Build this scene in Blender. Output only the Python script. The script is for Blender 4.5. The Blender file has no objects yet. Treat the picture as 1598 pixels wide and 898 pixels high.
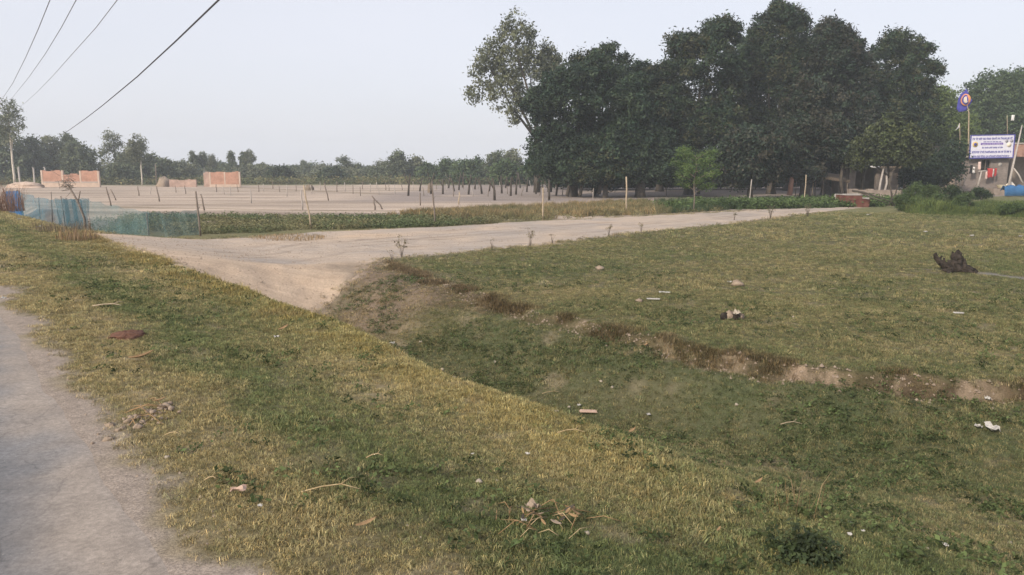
import bpy, math, random
import numpy as np
from mathutils import Vector, Matrix

sc = bpy.context.scene
COL = sc.collection
R = math.radians

# ---------------------------------------------------------------- camera
cam_data = bpy.data.cameras.new('camera')
cam = bpy.data.objects.new('camera', cam_data)
COL.objects.link(cam)
cam_data.sensor_width = 36.0
cam_data.lens = 36.0 * 1163.0 / 1598.0
cam_data.clip_start = 0.05
cam_data.clip_end = 6000
cam.location = (0, 0, 2.35)
cam.rotation_euler = (R(90) - math.atan(184 / 1163.0), 0, 0)
sc.camera = cam

# ---------------------------------------------------------------- sky and sun
SUN_EL, SUN_AZ = R(31), R(220)          # azimuth measured clockwise from +Y: behind the camera, to its left
world = bpy.data.worlds.new('World')
sc.world = world
world.use_nodes = True
wn = world.node_tree.nodes; wl = world.node_tree.links
for n in list(wn): wn.remove(n)
sky = wn.new('ShaderNodeTexSky'); sky.sky_type = 'NISHITA'; sky.sun_disc = False
sky.sun_elevation = SUN_EL; sky.sun_rotation = SUN_AZ
sky.air_density = 1.0; sky.dust_density = 4.0; sky.ozone_density = 1.5; sky.altitude = 50
# thin high overcast veiling the blue
veil = wn.new('ShaderNodeMix'); veil.data_type = 'RGBA'
veil.inputs[0].default_value = 0.72
veil.inputs[7].default_value = (5.5, 5.5, 5.95, 1)
bg = wn.new('ShaderNodeBackground'); bg.inputs[1].default_value = 0.10
wo = wn.new('ShaderNodeOutputWorld')
vn = wn.new('ShaderNodeTexNoise'); vn.inputs['Scale'].default_value = 1.6; vn.inputs['Detail'].default_value = 4
vg = wn.new('ShaderNodeTexCoord'); vm = wn.new('ShaderNodeMapping'); vm.inputs['Scale'].default_value = (1, 1, 3.5)
wl.new(vg.outputs['Generated'], vm.inputs[0]); wl.new(vm.outputs[0], vn.inputs['Vector'])
vr = wn.new('ShaderNodeMapRange'); vr.inputs[3].default_value = 0.62; vr.inputs[4].default_value = 0.86
wl.new(vn.outputs[0], vr.inputs[0]); wl.new(vr.outputs[0], veil.inputs[0])
wl.new(sky.outputs[0], veil.inputs[6]); wl.new(veil.outputs[2], bg.inputs[0]); wl.new(bg.outputs[0], wo.inputs[0])

sun_data = bpy.data.lights.new('sun', 'SUN')
sun_data.energy = 2.3; sun_data.angle = R(4); sun_data.color = (1.0, 0.88, 0.71)
sun = bpy.data.objects.new('sun', sun_data)
COL.objects.link(sun)
sd = Vector((math.sin(SUN_AZ) * math.cos(SUN_EL), math.cos(SUN_AZ) * math.cos(SUN_EL), math.sin(SUN_EL)))
sun.rotation_euler = sd.to_track_quat('Z', 'Y').to_euler()
sun.location = (0, 0, 40)

sc.view_settings.view_transform = 'Standard'
sc.view_settings.look = 'None'
sc.view_settings.exposure = 0.78
sc.view_settings.gamma = 1.0
sc.render.engine = 'CYCLES'
sc.cycles.use_denoising = True
sc.cycles.max_bounces = 6
sc.cycles.diffuse_bounces = 3
sc.cycles.transparent_max_bounces = 12
sc.cycles.volume_bounces = 1

# ---------------------------------------------------------------- terrain
ROADDIR = np.array([-0.6255, 0.7802]); ROADN = np.array([0.7802, 0.6255])

def hash2(ix, iy, seed):
    h = (ix.astype(np.int64) * 374761393 + iy.astype(np.int64) * 668265263 + seed * 974634541) & 0xffffffff
    h = ((h ^ (h >> 13)) * 1274126177) & 0xffffffff
    h = ((h ^ (h >> 16)) * 2246822519) & 0xffffffff
    return ((h ^ (h >> 15)) & 0xffffff) / 16777215.0

def vnoise(x, y, scale=1.0, seed=0):
    x = np.asarray(x, float) / scale; y = np.asarray(y, float) / scale
    ix = np.floor(x); iy = np.floor(y)
    fx = x - ix; fy = y - iy
    fx = fx * fx * (3 - 2 * fx); fy = fy * fy * (3 - 2 * fy)
    ix = ix.astype(np.int64); iy = iy.astype(np.int64)
    a = hash2(ix, iy, seed); b = hash2(ix + 1, iy, seed)
    c = hash2(ix, iy + 1, seed); d = hash2(ix + 1, iy + 1, seed)
    return (a * (1 - fx) + b * fx) * (1 - fy) + (c * (1 - fx) + d * fx) * fy

def fbm(x, y, scale=1.0, seed=0, octaves=4):
    v = 0; a = 0.5; tot = 0
    for k in range(octaves):
        ang = 0.6 * k + 0.3
        ca, sa = math.cos(ang), math.sin(ang)
        v = v + a * vnoise(x * ca - y * sa, x * sa + y * ca, scale / 2 ** k, seed + 17 * k)
        tot += a; a *= 0.5
    return v / tot

def sstep(a, b, x):
    k = np.clip((x - a) / (b - a), 0, 1)
    return k * k * (3 - 2 * k)

def road_coords(x, y):
    return x * ROADDIR[0] + y * ROADDIR[1], x * ROADN[0] + y * ROADN[1]

def from_road(s, t):
    return s * ROADDIR[0] + t * ROADN[0], s * ROADDIR[1] + t * ROADN[1]

CREST = ([-40, 0, 2, 5, 9, 14, 27, 40, 60], [2.6, 2.9, 3.2, 3.62, 3.85, 3.95, 3.9, 3.2, 2.8])
BANK = ([-30, 0, 2.7, 4.6, 6.3, 8.4, 10.7, 12.8, 16.2, 17.4, 24, 27, 40, 70],
        [12, 10.2, 9.4, 8.2, 7.8, 7.95, 8.1, 8.35, 9.1, 9.5, 9.0, 8.0, 7.0, 6.0])
NEAR_EDGE = ([3.6, 6, 7, 8, 9, 9.6, 11.7, 15.8, 21.7, 30.3, 42, 50], [13.2, 13.9, 14.5, 15.7, 16.9, 17.5, 17.5, 18.1, 19.2, 20.2, 22.6, 23.6])
FAR_EDGE = ([3.6, 7, 12, 17.6, 22.9, 28.9, 36.7, 42.9, 50], [25.4, 25.9, 26.8, 26.3, 26.1, 25.6, 25.3, 25.2, 25.0])

def terrain(x, y):
    x = np.asarray(x, float); y = np.asarray(y, float)
    s, t = road_coords(x, y)
    w = fbm(x, y, 1.1, 5, 3) - 0.5
    w2 = fbm(x, y, 0.35, 9, 2) - 0.5
    tc = np.interp(s, *CREST) + 0.35 * (fbm(x, y, 2.2, 21, 2) - 0.5)
    tb = np.interp(s, *BANK) + 0.55 * w + 0.25 * w2
    fl = np.interp(s, [-30, 0, 6, 12, 14, 27, 32, 60], [-0.75, -0.72, -0.68, -0.58, -0.5, -0.4, -0.45, -0.3])
    soft = np.interp(s, [-5, 0, 2.4, 4, 6.5], [6.4, 6.2, 5.6, 4.0, 2.1])
    # road and verge, then the ditch, then the bank and the flat ground beyond
    z = 0.65 - 0.20 * sstep(0.85, 3.9, t) + 0.05 * w * sstep(1.0, 1.6, t) + 0.018 * w2 * sstep(0.9, 1.3, t)
    d = t - tc
    drop = np.clip(d / soft, 0, 1)
    drop = 1 - (1 - drop) ** np.interp(s, [1.5, 4], [1.25, 1.7])
    drop = np.where(d > 0, drop, 0) * sstep(-0.05, np.interp(s, [1, 3, 6], [2.0, 1.5, 0.5]), d)
    floor_rise = 0.53 * sstep(0.1, 1.0, (d - np.minimum(soft, 2.6)) / np.maximum(tb - tc - np.minimum(soft, 2.6) - 0.3, 0.4))
    bw = np.interp(s, [0, 11, 13, 17], [0.17, 0.2, 0.9, 1.1])
    zd = z + (fl - z) * drop + floor_rise * drop * (fl < -0.3)
    bump = 0.10 * w + 0.05 * w2
    zd = zd + bump * sstep(0.3, 1.5, d) * 0.9
    clod = sstep(10, 12, s) * sstep(18, 16.8, s) * sstep(1.0, 2.0, d)
    zd = zd + clod * 0.22 * (fbm(x, y, 0.7, 29, 4) - 0.5)
    bank = sstep(-1, 0, (t - tb) / bw)
    zf = 0.05 * w + 0.02 * w2 + 0.04 * sstep(1.0, 0.0, np.abs(t - tb - 0.25))
    zz = zd + (zf - zd) * bank
    # the causeway of the dirt track fills the ditch
    ca = sstep(13.6, 17.2, s + 0.5 * w) * sstep(28.2, 26.0, s)
    zt = 0.47 + (0.02 - 0.47) * sstep(3.6, 8.0, t) + 0.035 * w + 0.015 * w2
    zz = np.where(d > 0, zz + (zt - zz) * ca * (1 - bank), zz)
    ruts = 0.03 * (np.cos((s - 21.9) * 2 * math.pi / 1.5)) * sstep(18.5, 19.5, s) * sstep(25.5, 24.5, s) * sstep(4, 8, t)
    zz = zz - np.abs(ruts)
    z = np.where(d > 0, zz, z)
    # the far side of the road falls away to the fields as well
    z = np.where(t < -5.2, 0.65 - 0.65 * sstep(-5.5, -9.5, t), z)
    # near the edges of the plain
    far = sstep(60, 120, np.hypot(x, y))
    return z * (1 - far) + far * (0.02 * w)

def track_mask(x, y, soft=0.35):
    s, t = road_coords(x, y)
    e = 0.9 * (fbm(x, y, 0.9, 33, 3) - 0.5)
    a = sstep(-soft, soft, s - np.interp(t, *NEAR_EDGE) + e)
    b = sstep(-soft, soft, np.interp(t, *FAR_EDGE) - s + e)
    tc = np.interp(s, *CREST)
    return a * b * sstep(-0.1, 0.5, t - tc + 0.3 * e) * sstep(50, 47, t)

def ground_z(x, y):
    return float(terrain(np.array([float(x)]), np.array([float(y)]))[0])


# ---------------------------------------------------------------- helpers
rnd = random.Random(7)
nrg = np.random.default_rng(11)

def tag(o, label=None, cat=None, group=None, kind=None):
    if label: o['label'] = label
    if cat: o['category'] = cat
    if group: o['group'] = group
    if kind: o['kind'] = kind
    return o

def empty(name, loc, rz=0, label=None, cat=None, group=None):
    o = bpy.data.objects.new(name, None)
    COL.objects.link(o); o.location = loc; o.rotation_euler = (0, 0, rz); o.empty_display_size = 0.2
    return tag(o, label, cat, group)

def link(name, me, parent=None, mat=None, loc=None):
    o = bpy.data.objects.new(name, me)
    COL.objects.link(o)
    if mat and not me.materials: me.materials.append(mat)
    if parent: o.parent = parent
    if loc: o.location = loc
    return o

def mesh_np(name, v, f, col=None, smooth=False, mat=None):
    v = np.asarray(v, np.float32); f = np.asarray(f, np.int32)
    me = bpy.data.meshes.new(name)
    k = f.shape[1]
    me.vertices.add(len(v)); me.vertices.foreach_set('co', v.ravel())
    me.loops.add(f.size); me.loops.foreach_set('vertex_index', f.ravel())
    me.polygons.add(len(f))
    me.polygons.foreach_set('loop_start', np.arange(0, f.size, k, dtype=np.int32))
    if smooth: me.polygons.foreach_set('use_smooth', np.ones(len(f), bool))
    if col is not None:
        a = me.attributes.new('col', 'FLOAT_COLOR', 'POINT')
        c = np.ones((len(v), 4), np.float32); c[:, :3] = col
        a.data.foreach_set('color', c.ravel())
    me.update(calc_edges=True)
    if mat: me.materials.append(mat)
    return me

class MB:
    """collects boxes, tubes and sheets; build() links them as one mesh object"""
    def __init__(self): self.v = []; self.f = []; self.m = []; self.sm = []
    def add(self, vs, fs, mi=0, smooth=False):
        n = len(self.v); self.v += [tuple(p) for p in vs]
        for q in fs: self.f.append(tuple(i + n for i in q)); self.m.append(mi); self.sm.append(smooth)
        return self
    def box(self, c, s, rz=0, tilt=None, mi=0, jit=0):
        vs = []
        M = Matrix.Rotation(rz, 3, 'Z')
        if tilt: M = M @ Matrix.Rotation(tilt[0], 3, 'X') @ Matrix.Rotation(tilt[1], 3, 'Y')
        for dz in (-.5, .5):
            for dx, dy in ((-.5, -.5), (.5, -.5), (.5, .5), (-.5, .5)):
                p = M @ Vector((dx * s[0], dy * s[1], dz * s[2]))
                if jit: p += Vector((rnd.uniform(-jit, jit), rnd.uniform(-jit, jit), rnd.uniform(-jit, jit)))
                vs.append((p.x + c[0], p.y + c[1], p.z + c[2]))
        return self.add(vs, [(3, 2, 1, 0), (4, 5, 6, 7), (0, 1, 5, 4), (1, 2, 6, 5), (2, 3, 7, 6), (3, 0, 4, 7)], mi)
    def tube(self, pts, rad, n=6, mi=0, cap=True):
        pts = [Vector(p) for p in pts]
        if not hasattr(rad, '__len__'): rad = [rad] * len(pts)
        vs = []
        for i, p in enumerate(pts):
            d = (pts[min(i + 1, len(pts) - 1)] - pts[max(i - 1, 0)]).normalized()
            a = d.cross(Vector((0.31, 0.9, 0.17))); a.normalize(); b = d.cross(a)
            for k in range(n):
                th = 2 * math.pi * k / n
                vs.append(p + (a * math.cos(th) + b * math.sin(th)) * rad[i])
        fs = []
        for i in range(len(pts) - 1):
            for k in range(n):
                fs.append((i * n + k, i * n + (k + 1) % n, (i + 1) * n + (k + 1) % n, (i + 1) * n + k))
        if cap:
            fs.append(tuple(range(n))[::-1]); fs.append(tuple((len(pts) - 1) * n + k for k in range(n)))
        return self.add(vs, fs, mi, True)
    def sheet(self, grid, mi=0, smooth=True):
        nr, nc = len(grid), len(grid[0])
        vs = [p for row in grid for p in row]
        fs = [(i * nc + j, i * nc + j + 1, (i + 1) * nc + j + 1, (i + 1) * nc + j) for i in range(nr - 1) for j in range(nc - 1)]
        return self.add(vs, fs, mi, smooth)
    def build(self, name, mats, parent=None, loc=None):
        me = bpy.data.meshes.new(name)
        me.from_pydata(self.v, [], self.f)
        if not isinstance(mats, (list, tuple)): mats = [mats]
        for m in mats: me.materials.append(m)
        me.polygons.foreach_set('material_index', self.m)
        me.polygons.foreach_set('use_smooth', self.sm)
        me.update()
        return link(name, me, parent, None, loc)

# ---------------------------------------------------------------- materials
class NT:
    def __init__(self, name):
        self.m = bpy.data.materials.new(name); self.m.use_nodes = True
        self.t = self.m.node_tree
        for n in list(self.t.nodes): self.t.nodes.remove(n)
        self.out = self.n('ShaderNodeOutputMaterial')
    def n(self, ty, **kw):
        x = self.t.nodes.new(ty)
        for k, v in kw.items(): setattr(x, k, v)
        return x
    def l(self, a, b): self.t.links.new(a, b)
    def noise(self, scale, detail=4, rough=0.6, vec=None, sc3=None):
        x = self.n('ShaderNodeTexNoise'); x.inputs['Scale'].default_value = scale
        x.inputs['Detail'].default_value = detail; x.inputs['Roughness'].default_value = rough
        if vec is None:
            g = self.n('ShaderNodeNewGeometry'); vec = g.outputs['Position']
        if sc3:
            mp = self.n('ShaderNodeMapping'); mp.inputs['Scale'].default_value = sc3[:3]
            if len(sc3) == 4: mp.inputs['Rotation'].default_value = (0, 0, sc3[3])
            self.l(vec, mp.inputs[0]); vec = mp.outputs[0]
        self.l(vec, x.inputs['Vector'])
        return x.outputs['Fac']
    def ramp(self, fac, lo, hi, a, b):
        x = self.n('ShaderNodeMapRange'); self.l(fac, x.inputs[0])
        x.inputs[1].default_value = lo; x.inputs[2].default_value = hi; x.inputs[3].default_value = a; x.inputs[4].default_value = b
        return x.outputs[0]
    def mix(self, fac, a, b, mode='MIX'):
        x = self.n('ShaderNodeMix'); x.data_type = 'RGBA'; x.blend_type = mode
        for i, q in ((0, fac), (6, a), (7, b)):
            if hasattr(q, 'links'): self.l(q, x.inputs[i])
            elif i == 0: x.inputs[0].default_value = q
            else: x.inputs[i].default_value = (*q, 1)
        return x.outputs[2]
    def mul(self, c, fac):
        x = self.n('ShaderNodeVectorMath', operation='SCALE'); self.l(c, x.inputs[0]); self.l(fac, x.inputs['Scale'])
        return x.outputs[0]
    def attr(self, name, inst=False):
        x = self.n('ShaderNodeAttribute'); x.attribute_name = name
        if inst: x.attribute_type = 'INSTANCER'
        return x.outputs['Color']
    def bsdf(self, col, rough=0.9, spec=0.2, bump=None, bstr=0.3, bdist=0.02, metal=0):
        x = self.n('ShaderNodeBsdfPrincipled')
        if hasattr(col, 'links'): self.l(col, x.inputs['Base Color'])
        else: x.inputs['Base Color'].default_value = (*col, 1)
        x.inputs['Roughness'].default_value = rough; x.inputs['Specular IOR Level'].default_value = spec
        x.inputs['Metallic'].default_value = metal
        if bump is not None:
            b = self.n('ShaderNodeBump'); b.inputs['Strength'].default_value = bstr; b.inputs['Distance'].default_value = bdist
            self.l(bump, b.inputs['Height']); self.l(b.outputs[0], x.inputs['Normal'])
        return x.outputs[0]
    def done(self, sh): self.l(sh, self.out.inputs[0]); return self.m
    def leafy(self, col, trans=0.3, rough=0.6, spec=0.25):
        a = self.bsdf(col, rough, spec)
        t = self.n('ShaderNodeBsdfTranslucent'); self.l(col, t.inputs[0])
        m = self.n('ShaderNodeMixShader'); m.inputs[0].default_value = trans
        self.l(a, m.inputs[1]); self.l(t.outputs[0], m.inputs[2])
        return self.done(m.outputs[0])

def mottled(name, c1, c2, scale=6, rough=0.9, spec=0.15, bstr=0.3, bdist=0.02, obj=True, detail=5):
    t = NT(name)
    vec = t.n('ShaderNodeTexCoord').outputs['Object'] if obj else None
    n1 = t.noise(scale, detail, 0.65, vec)
    c = t.mix(t.ramp(n1, 0.32, 0.68, 0, 1), c1, c2)
    return t.done(t.bsdf(c, rough, spec, n1, bstr, bdist))

def m_ground():
    t = NT('soil_and_turf')
    c = t.attr('col')
    f1 = t.ramp(t.noise(9, 6, 0.7), 0.3, 0.7, 0.78, 1.22)
    f2 = t.ramp(t.noise(75, 5, 0.8), 0.32, 0.68, 0.55, 1.45)
    c = t.mul(t.mul(c, f1), f2)
    h = t.noise(28, 6, 0.75)
    return t.done(t.bsdf(c, 1.0, 0.05, h, 0.5, 0.03))

def m_track():
    t = NT('dry_sandy_soil')
    c = t.attr('col')
    # wheel-worn streaks along the track plus crumbs
    st = t.noise(1.0, 5, 0.7, None, (0.55, 3.2, 1, 0.16))
    c = t.mul(c, t.ramp(st, 0.3, 0.7, 0.84, 1.14))
    c = t.mul(c, t.ramp(t.noise(22, 5, 0.75), 0.3, 0.7, 0.8, 1.18))
    h = t.noise(14, 8, 0.78)
    return t.done(t.bsdf(c, 1.0, 0.05, h, 0.7, 0.06))

def m_road():
    t = NT('worn_dusty_asphalt')
    c = t.attr('col')
    st = t.noise(1.0, 5, 0.65, None, (2.4, 0.35, 1, -0.676))
    c = t.mul(c, t.ramp(st, 0.3, 0.7, 0.9, 1.1))
    c = t.mul(c, t.ramp(t.noise(5, 5, 0.7), 0.3, 0.7, 0.86, 1.14))
    c = t.mul(c, t.ramp(t.noise(34, 6, 0.85), 0.33, 0.67, 0.70, 1.30))
    vo = t.n('ShaderNodeTexVoronoi'); vo.feature = 'DISTANCE_TO_EDGE'; vo.inputs['Scale'].default_value = 0.9
    gm = t.n('ShaderNodeNewGeometry'); ns = t.n('ShaderNodeTexNoise'); ns.inputs['Scale'].default_value = 3.0; ns.inputs['Detail'].default_value = 5
    t.l(gm.outputs['Position'], ns.inputs['Vector'])
    vm = t.n('ShaderNodeVectorMath', operation='MULTIPLY_ADD'); t.l(ns.outputs['Color'], vm.inputs[0]); vm.inputs[1].default_value = (.5, .5, .5); t.l(gm.outputs['Position'], vm.inputs[2]); t.l(vm.outputs[0], vo.inputs['Vector'])
    c = t.mul(c, t.ramp(vo.outputs[0], 0.0, 0.010, 0.80, 1.0))
    g = t.noise(170, 3, 0.8)
    c = t.mul(c, t.ramp(g, 0.3, 0.7, 0.80, 1.2))
    spk = t.ramp(t.noise(75, 2, 0.5), 0.70, 0.76, 0, 0.5)
    c = t.mix(spk, c, (0.55, 0.52, 0.5))
    return t.done(t.bsdf(c, 0.85, 0.25, g, 0.35, 0.006))

def m_inst(name, trans=0.3, var=0.35):
    t = NT(name)
    c = t.attr('col', True)
    i = t.n('ShaderNodeObjectInfo')
    c = t.mul(c, t.ramp(i.outputs['Random'], 0, 1, 1 - var, 1 + var))
    c2 = t.attr('tint')          # per-blade tint of the prototype
    c = t.mix(1.0, c, c2, 'MULTIPLY')
    return t.leafy(c, trans, 0.7, 0.15)

def m_leaf(name, trans=0.25, rough=0.5, spec=0.3):
    t = NT(name); return t.leafy(t.attr('col'), trans, rough, spec)

def m_brick(name, c1, c2, mortar, bw=0.23, bh=0.075, rough=0.95):
    t = NT(name)
    tc = t.n('ShaderNodeTexCoord').outputs['Object']
    sep = t.n('ShaderNodeSeparateXYZ'); t.l(tc, sep.inputs[0])
    ad = t.n('ShaderNodeMath', operation='ADD'); t.l(sep.outputs[0], ad.inputs[0]); t.l(sep.outputs[1], ad.inputs[1])
    cb = t.n('ShaderNodeCombineXYZ'); t.l(ad.outputs[0], cb.inputs[0]); t.l(sep.outputs[2], cb.inputs[1])
    b = t.n('ShaderNodeTexBrick'); t.l(cb.outputs[0], b.inputs['Vector'])
    b.inputs['Scale'].default_value = 1.0; b.inputs['Mortar Size'].default_value = 0.008
    b.inputs['Brick Width'].default_value = bw; b.inputs['Row Height'].default_value = bh
    b.inputs['Color1'].default_value = (*c1, 1); b.inputs['Color2'].default_value = (*c2, 1); b.inputs['Mortar'].default_value = (*mortar, 1)
    c = t.mul(b.outputs[0], t.ramp(t.noise(1.2, 5, 0.7, tc), 0.3, 0.7, 0.75, 1.2))
    return t.done(t.bsdf(c, rough, 0.1, b.outputs[1], -0.4, 0.01))

M = {}
M['ground'] = m_ground(); M['track'] = m_track(); M['road'] = m_road()
M['grass'] = m_inst('grass_blades', 0.3, 0.45); M['crop'] = m_inst('crop_leaves', 0.3, 0.3)
M['mango'] = m_leaf('dark_glossy_leaves', 0.15, 0.55, 0.18)
M['leaf'] = m_leaf('soft_green_leaves', 0.3, 0.6, 0.2)
M['bark'] = mottled('rough_grey_bark', (0.05, 0.042, 0.036), (0.11, 0.095, 0.08), 5, bdist=0.04)
M['pale_bark'] = mottled('smooth_pale_bark', (0.42, 0.37, 0.31), (0.60, 0.55, 0.48), 2)
M['stake'] = mottled('weathered_stake_wood', (0.12, 0.10, 0.085), (0.24, 0.20, 0.17), 9)
M['pale_stake'] = mottled('peeled_pale_wood', (0.30, 0.24, 0.17), (0.46, 0.38, 0.29), 8)
M['grey_stake'] = mottled('silvery_wood', (0.30, 0.27, 0.25), (0.44, 0.40, 0.37), 8)
M['straw'] = mottled('dry_straw', (0.32, 0.24, 0.14), (0.46, 0.36, 0.22), 20)
M['dryleaf'] = mottled('withered_leaf', (0.19, 0.115, 0.06), (0.36, 0.25, 0.14), 25)
M['paper'] = mottled('crumpled_pale_paper', (0.32, 0.305, 0.285), (0.50, 0.485, 0.465), 30)
M['pinkpaper'] = mottled('faded_pink_wrapper', (0.40, 0.26, 0.20), (0.50, 0.38, 0.31), 30)
M['dung'] = mottled('crumbly_dung', (0.10, 0.05, 0.035), (0.19, 0.10, 0.07), 30, bstr=0.8)
M['clod'] = mottled('dry_earth_clod', (0.22, 0.17, 0.13), (0.36, 0.29, 0.23), 14, bstr=0.7)
M['stone'] = mottled('pale_stone', (0.28, 0.24, 0.19), (0.42, 0.37, 0.31), 18)
M['char'] = mottled('charred_stump_wood', (0.012, 0.011, 0.010), (0.075, 0.06, 0.05), 9, bstr=0.9, bdist=0.05)
M['ash'] = mottled('grey_ash', (0.34, 0.33, 0.33), (0.50, 0.48, 0.47), 5)
M['wire'] = mottled('dark_cable_sheath', (0.06, 0.06, 0.065), (0.10, 0.10, 0.11), 3)
M['thinwire'] = mottled('weathered_aluminium_wire', (0.24, 0.25, 0.29), (0.32, 0.33, 0.37), 3)
M['brick'] = m_brick('orange_brickwork', (0.36, 0.18, 0.125), (0.42, 0.22, 0.155), (0.40, 0.30, 0.245))
M['redbrick'] = m_brick('dull_brickwork', (0.34, 0.22, 0.18), (0.42, 0.28, 0.23), (0.38, 0.33, 0.29))
M['housebrick'] = m_brick('greyish_brickwork', (0.185, 0.155, 0.142), (0.24, 0.20, 0.182), (0.22, 0.2, 0.19))
M['plaster'] = mottled('rough_pinkish_plaster', (0.42, 0.325, 0.265), (0.52, 0.41, 0.34), 2)
M['concrete'] = mottled('raw_concrete', (0.32, 0.30, 0.28), (0.44, 0.41, 0.39), 3)
M['mud'] = mottled('mud_plaster', (0.20, 0.165, 0.14), (0.30, 0.25, 0.215), 2)
M['dark'] = mottled('dark_interior', (0.02, 0.02, 0.02), (0.045, 0.04, 0.038), 2)
M['thatch'] = mottled('old_thatch', (0.12, 0.095, 0.075), (0.25, 0.20, 0.15), 12, bstr=0.8, bdist=0.05)
M['rust'] = mottled('rusty_fascia', (0.30, 0.17, 0.13), (0.40, 0.25, 0.20), 3)
M['redpaint'] = mottled('faded_red_paint', (0.10, 0.032, 0.027), (0.18, 0.085, 0.066), 3)
M['tarp'] = mottled('blue_tarpaulin', (0.03, 0.10, 0.24), (0.05, 0.15, 0.32), 3)
M['red'] = mottled('red_cloth', (0.34, 0.03, 0.035), (0.45, 0.06, 0.06), 5)
M['white'] = mottled('white_cloth', (0.66, 0.65, 0.66), (0.78, 0.77, 0.77), 5)
M['black'] = mottled('black_cloth', (0.015, 0.015, 0.017), (0.04, 0.04, 0.045), 5)
M['pinkcloth'] = mottled('pale_pink_cloth', (0.60, 0.45, 0.42), (0.70, 0.56, 0.52), 5)
M['flagblue'] = mottled('violet_blue_flag_cloth', (0.05, 0.05, 0.27), (0.09, 0.09, 0.38), 3)
M['orange'] = mottled('orange_print', (0.62, 0.25, 0.10), (0.66, 0.32, 0.16), 5)
M['cream'] = mottled('cream_print', (0.68, 0.60, 0.50), (0.74, 0.68, 0.60), 5)
M['signwhite'] = mottled('lilac_white_board', (0.55, 0.55, 0.66), (0.66, 0.66, 0.75), 4)
M['signink'] = mottled('violet_ink', (0.06, 0.06, 0.27), (0.10, 0.10, 0.34), 4)
M['signpurple'] = mottled('purple_band', (0.14, 0.09, 0.33), (0.19, 0.13, 0.40), 4)
M['signyellow'] = mottled('ochre_emblem', (0.60, 0.42, 0.12), (0.66, 0.50, 0.22), 4)
M['signgrey'] = mottled('grey_portrait_print', (0.26, 0.25, 0.30), (0.38, 0.36, 0.42), 7)
M['basin'] = mottled('cream_plastic', (0.62, 0.55, 0.38), (0.70, 0.64, 0.48), 4)

def m_net(name, c, alpha):
    t = NT(name)
    tc = t.n('ShaderNodeTexCoord').outputs['Object']
    n1 = t.noise(2.2, 5, 0.7, tc)
    d = t.bsdf(t.mix(t.ramp(n1, 0.3, 0.7, 0, 1), c, tuple(min(1, q * 1.5) for q in c)), 0.6, 0.3)
    tr = t.n('ShaderNodeBsdfTransparent')
    m = t.n('ShaderNodeMixShader')
    t.l(t.ramp(n1, 0.25, 0.75, alpha * 0.75, min(1, alpha * 1.25)), m.inputs[0])
    t.l(tr.outputs[0], m.inputs[1]); t.l(d, m.inputs[2])
    return t.done(m.outputs[0])
M['net'] = m_net('blue_netting', (0.05, 0.13, 0.175), 0.55)
M['netgreen'] = m_net('green_blue_netting', (0.085, 0.15, 0.165), 0.44)
M['netdense'] = m_net('doubled_blue_netting', (0.035, 0.09, 0.12), 0.5)
M['netthin'] = m_net('thin_grey_netting', (0.20, 0.22, 0.24), 0.28)

# ---------------------------------------------------------------- ground colour
def lerp(a, b, k): return a + (b - a) * k[:, None]
C = lambda *c: np.array(c, float)

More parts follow.
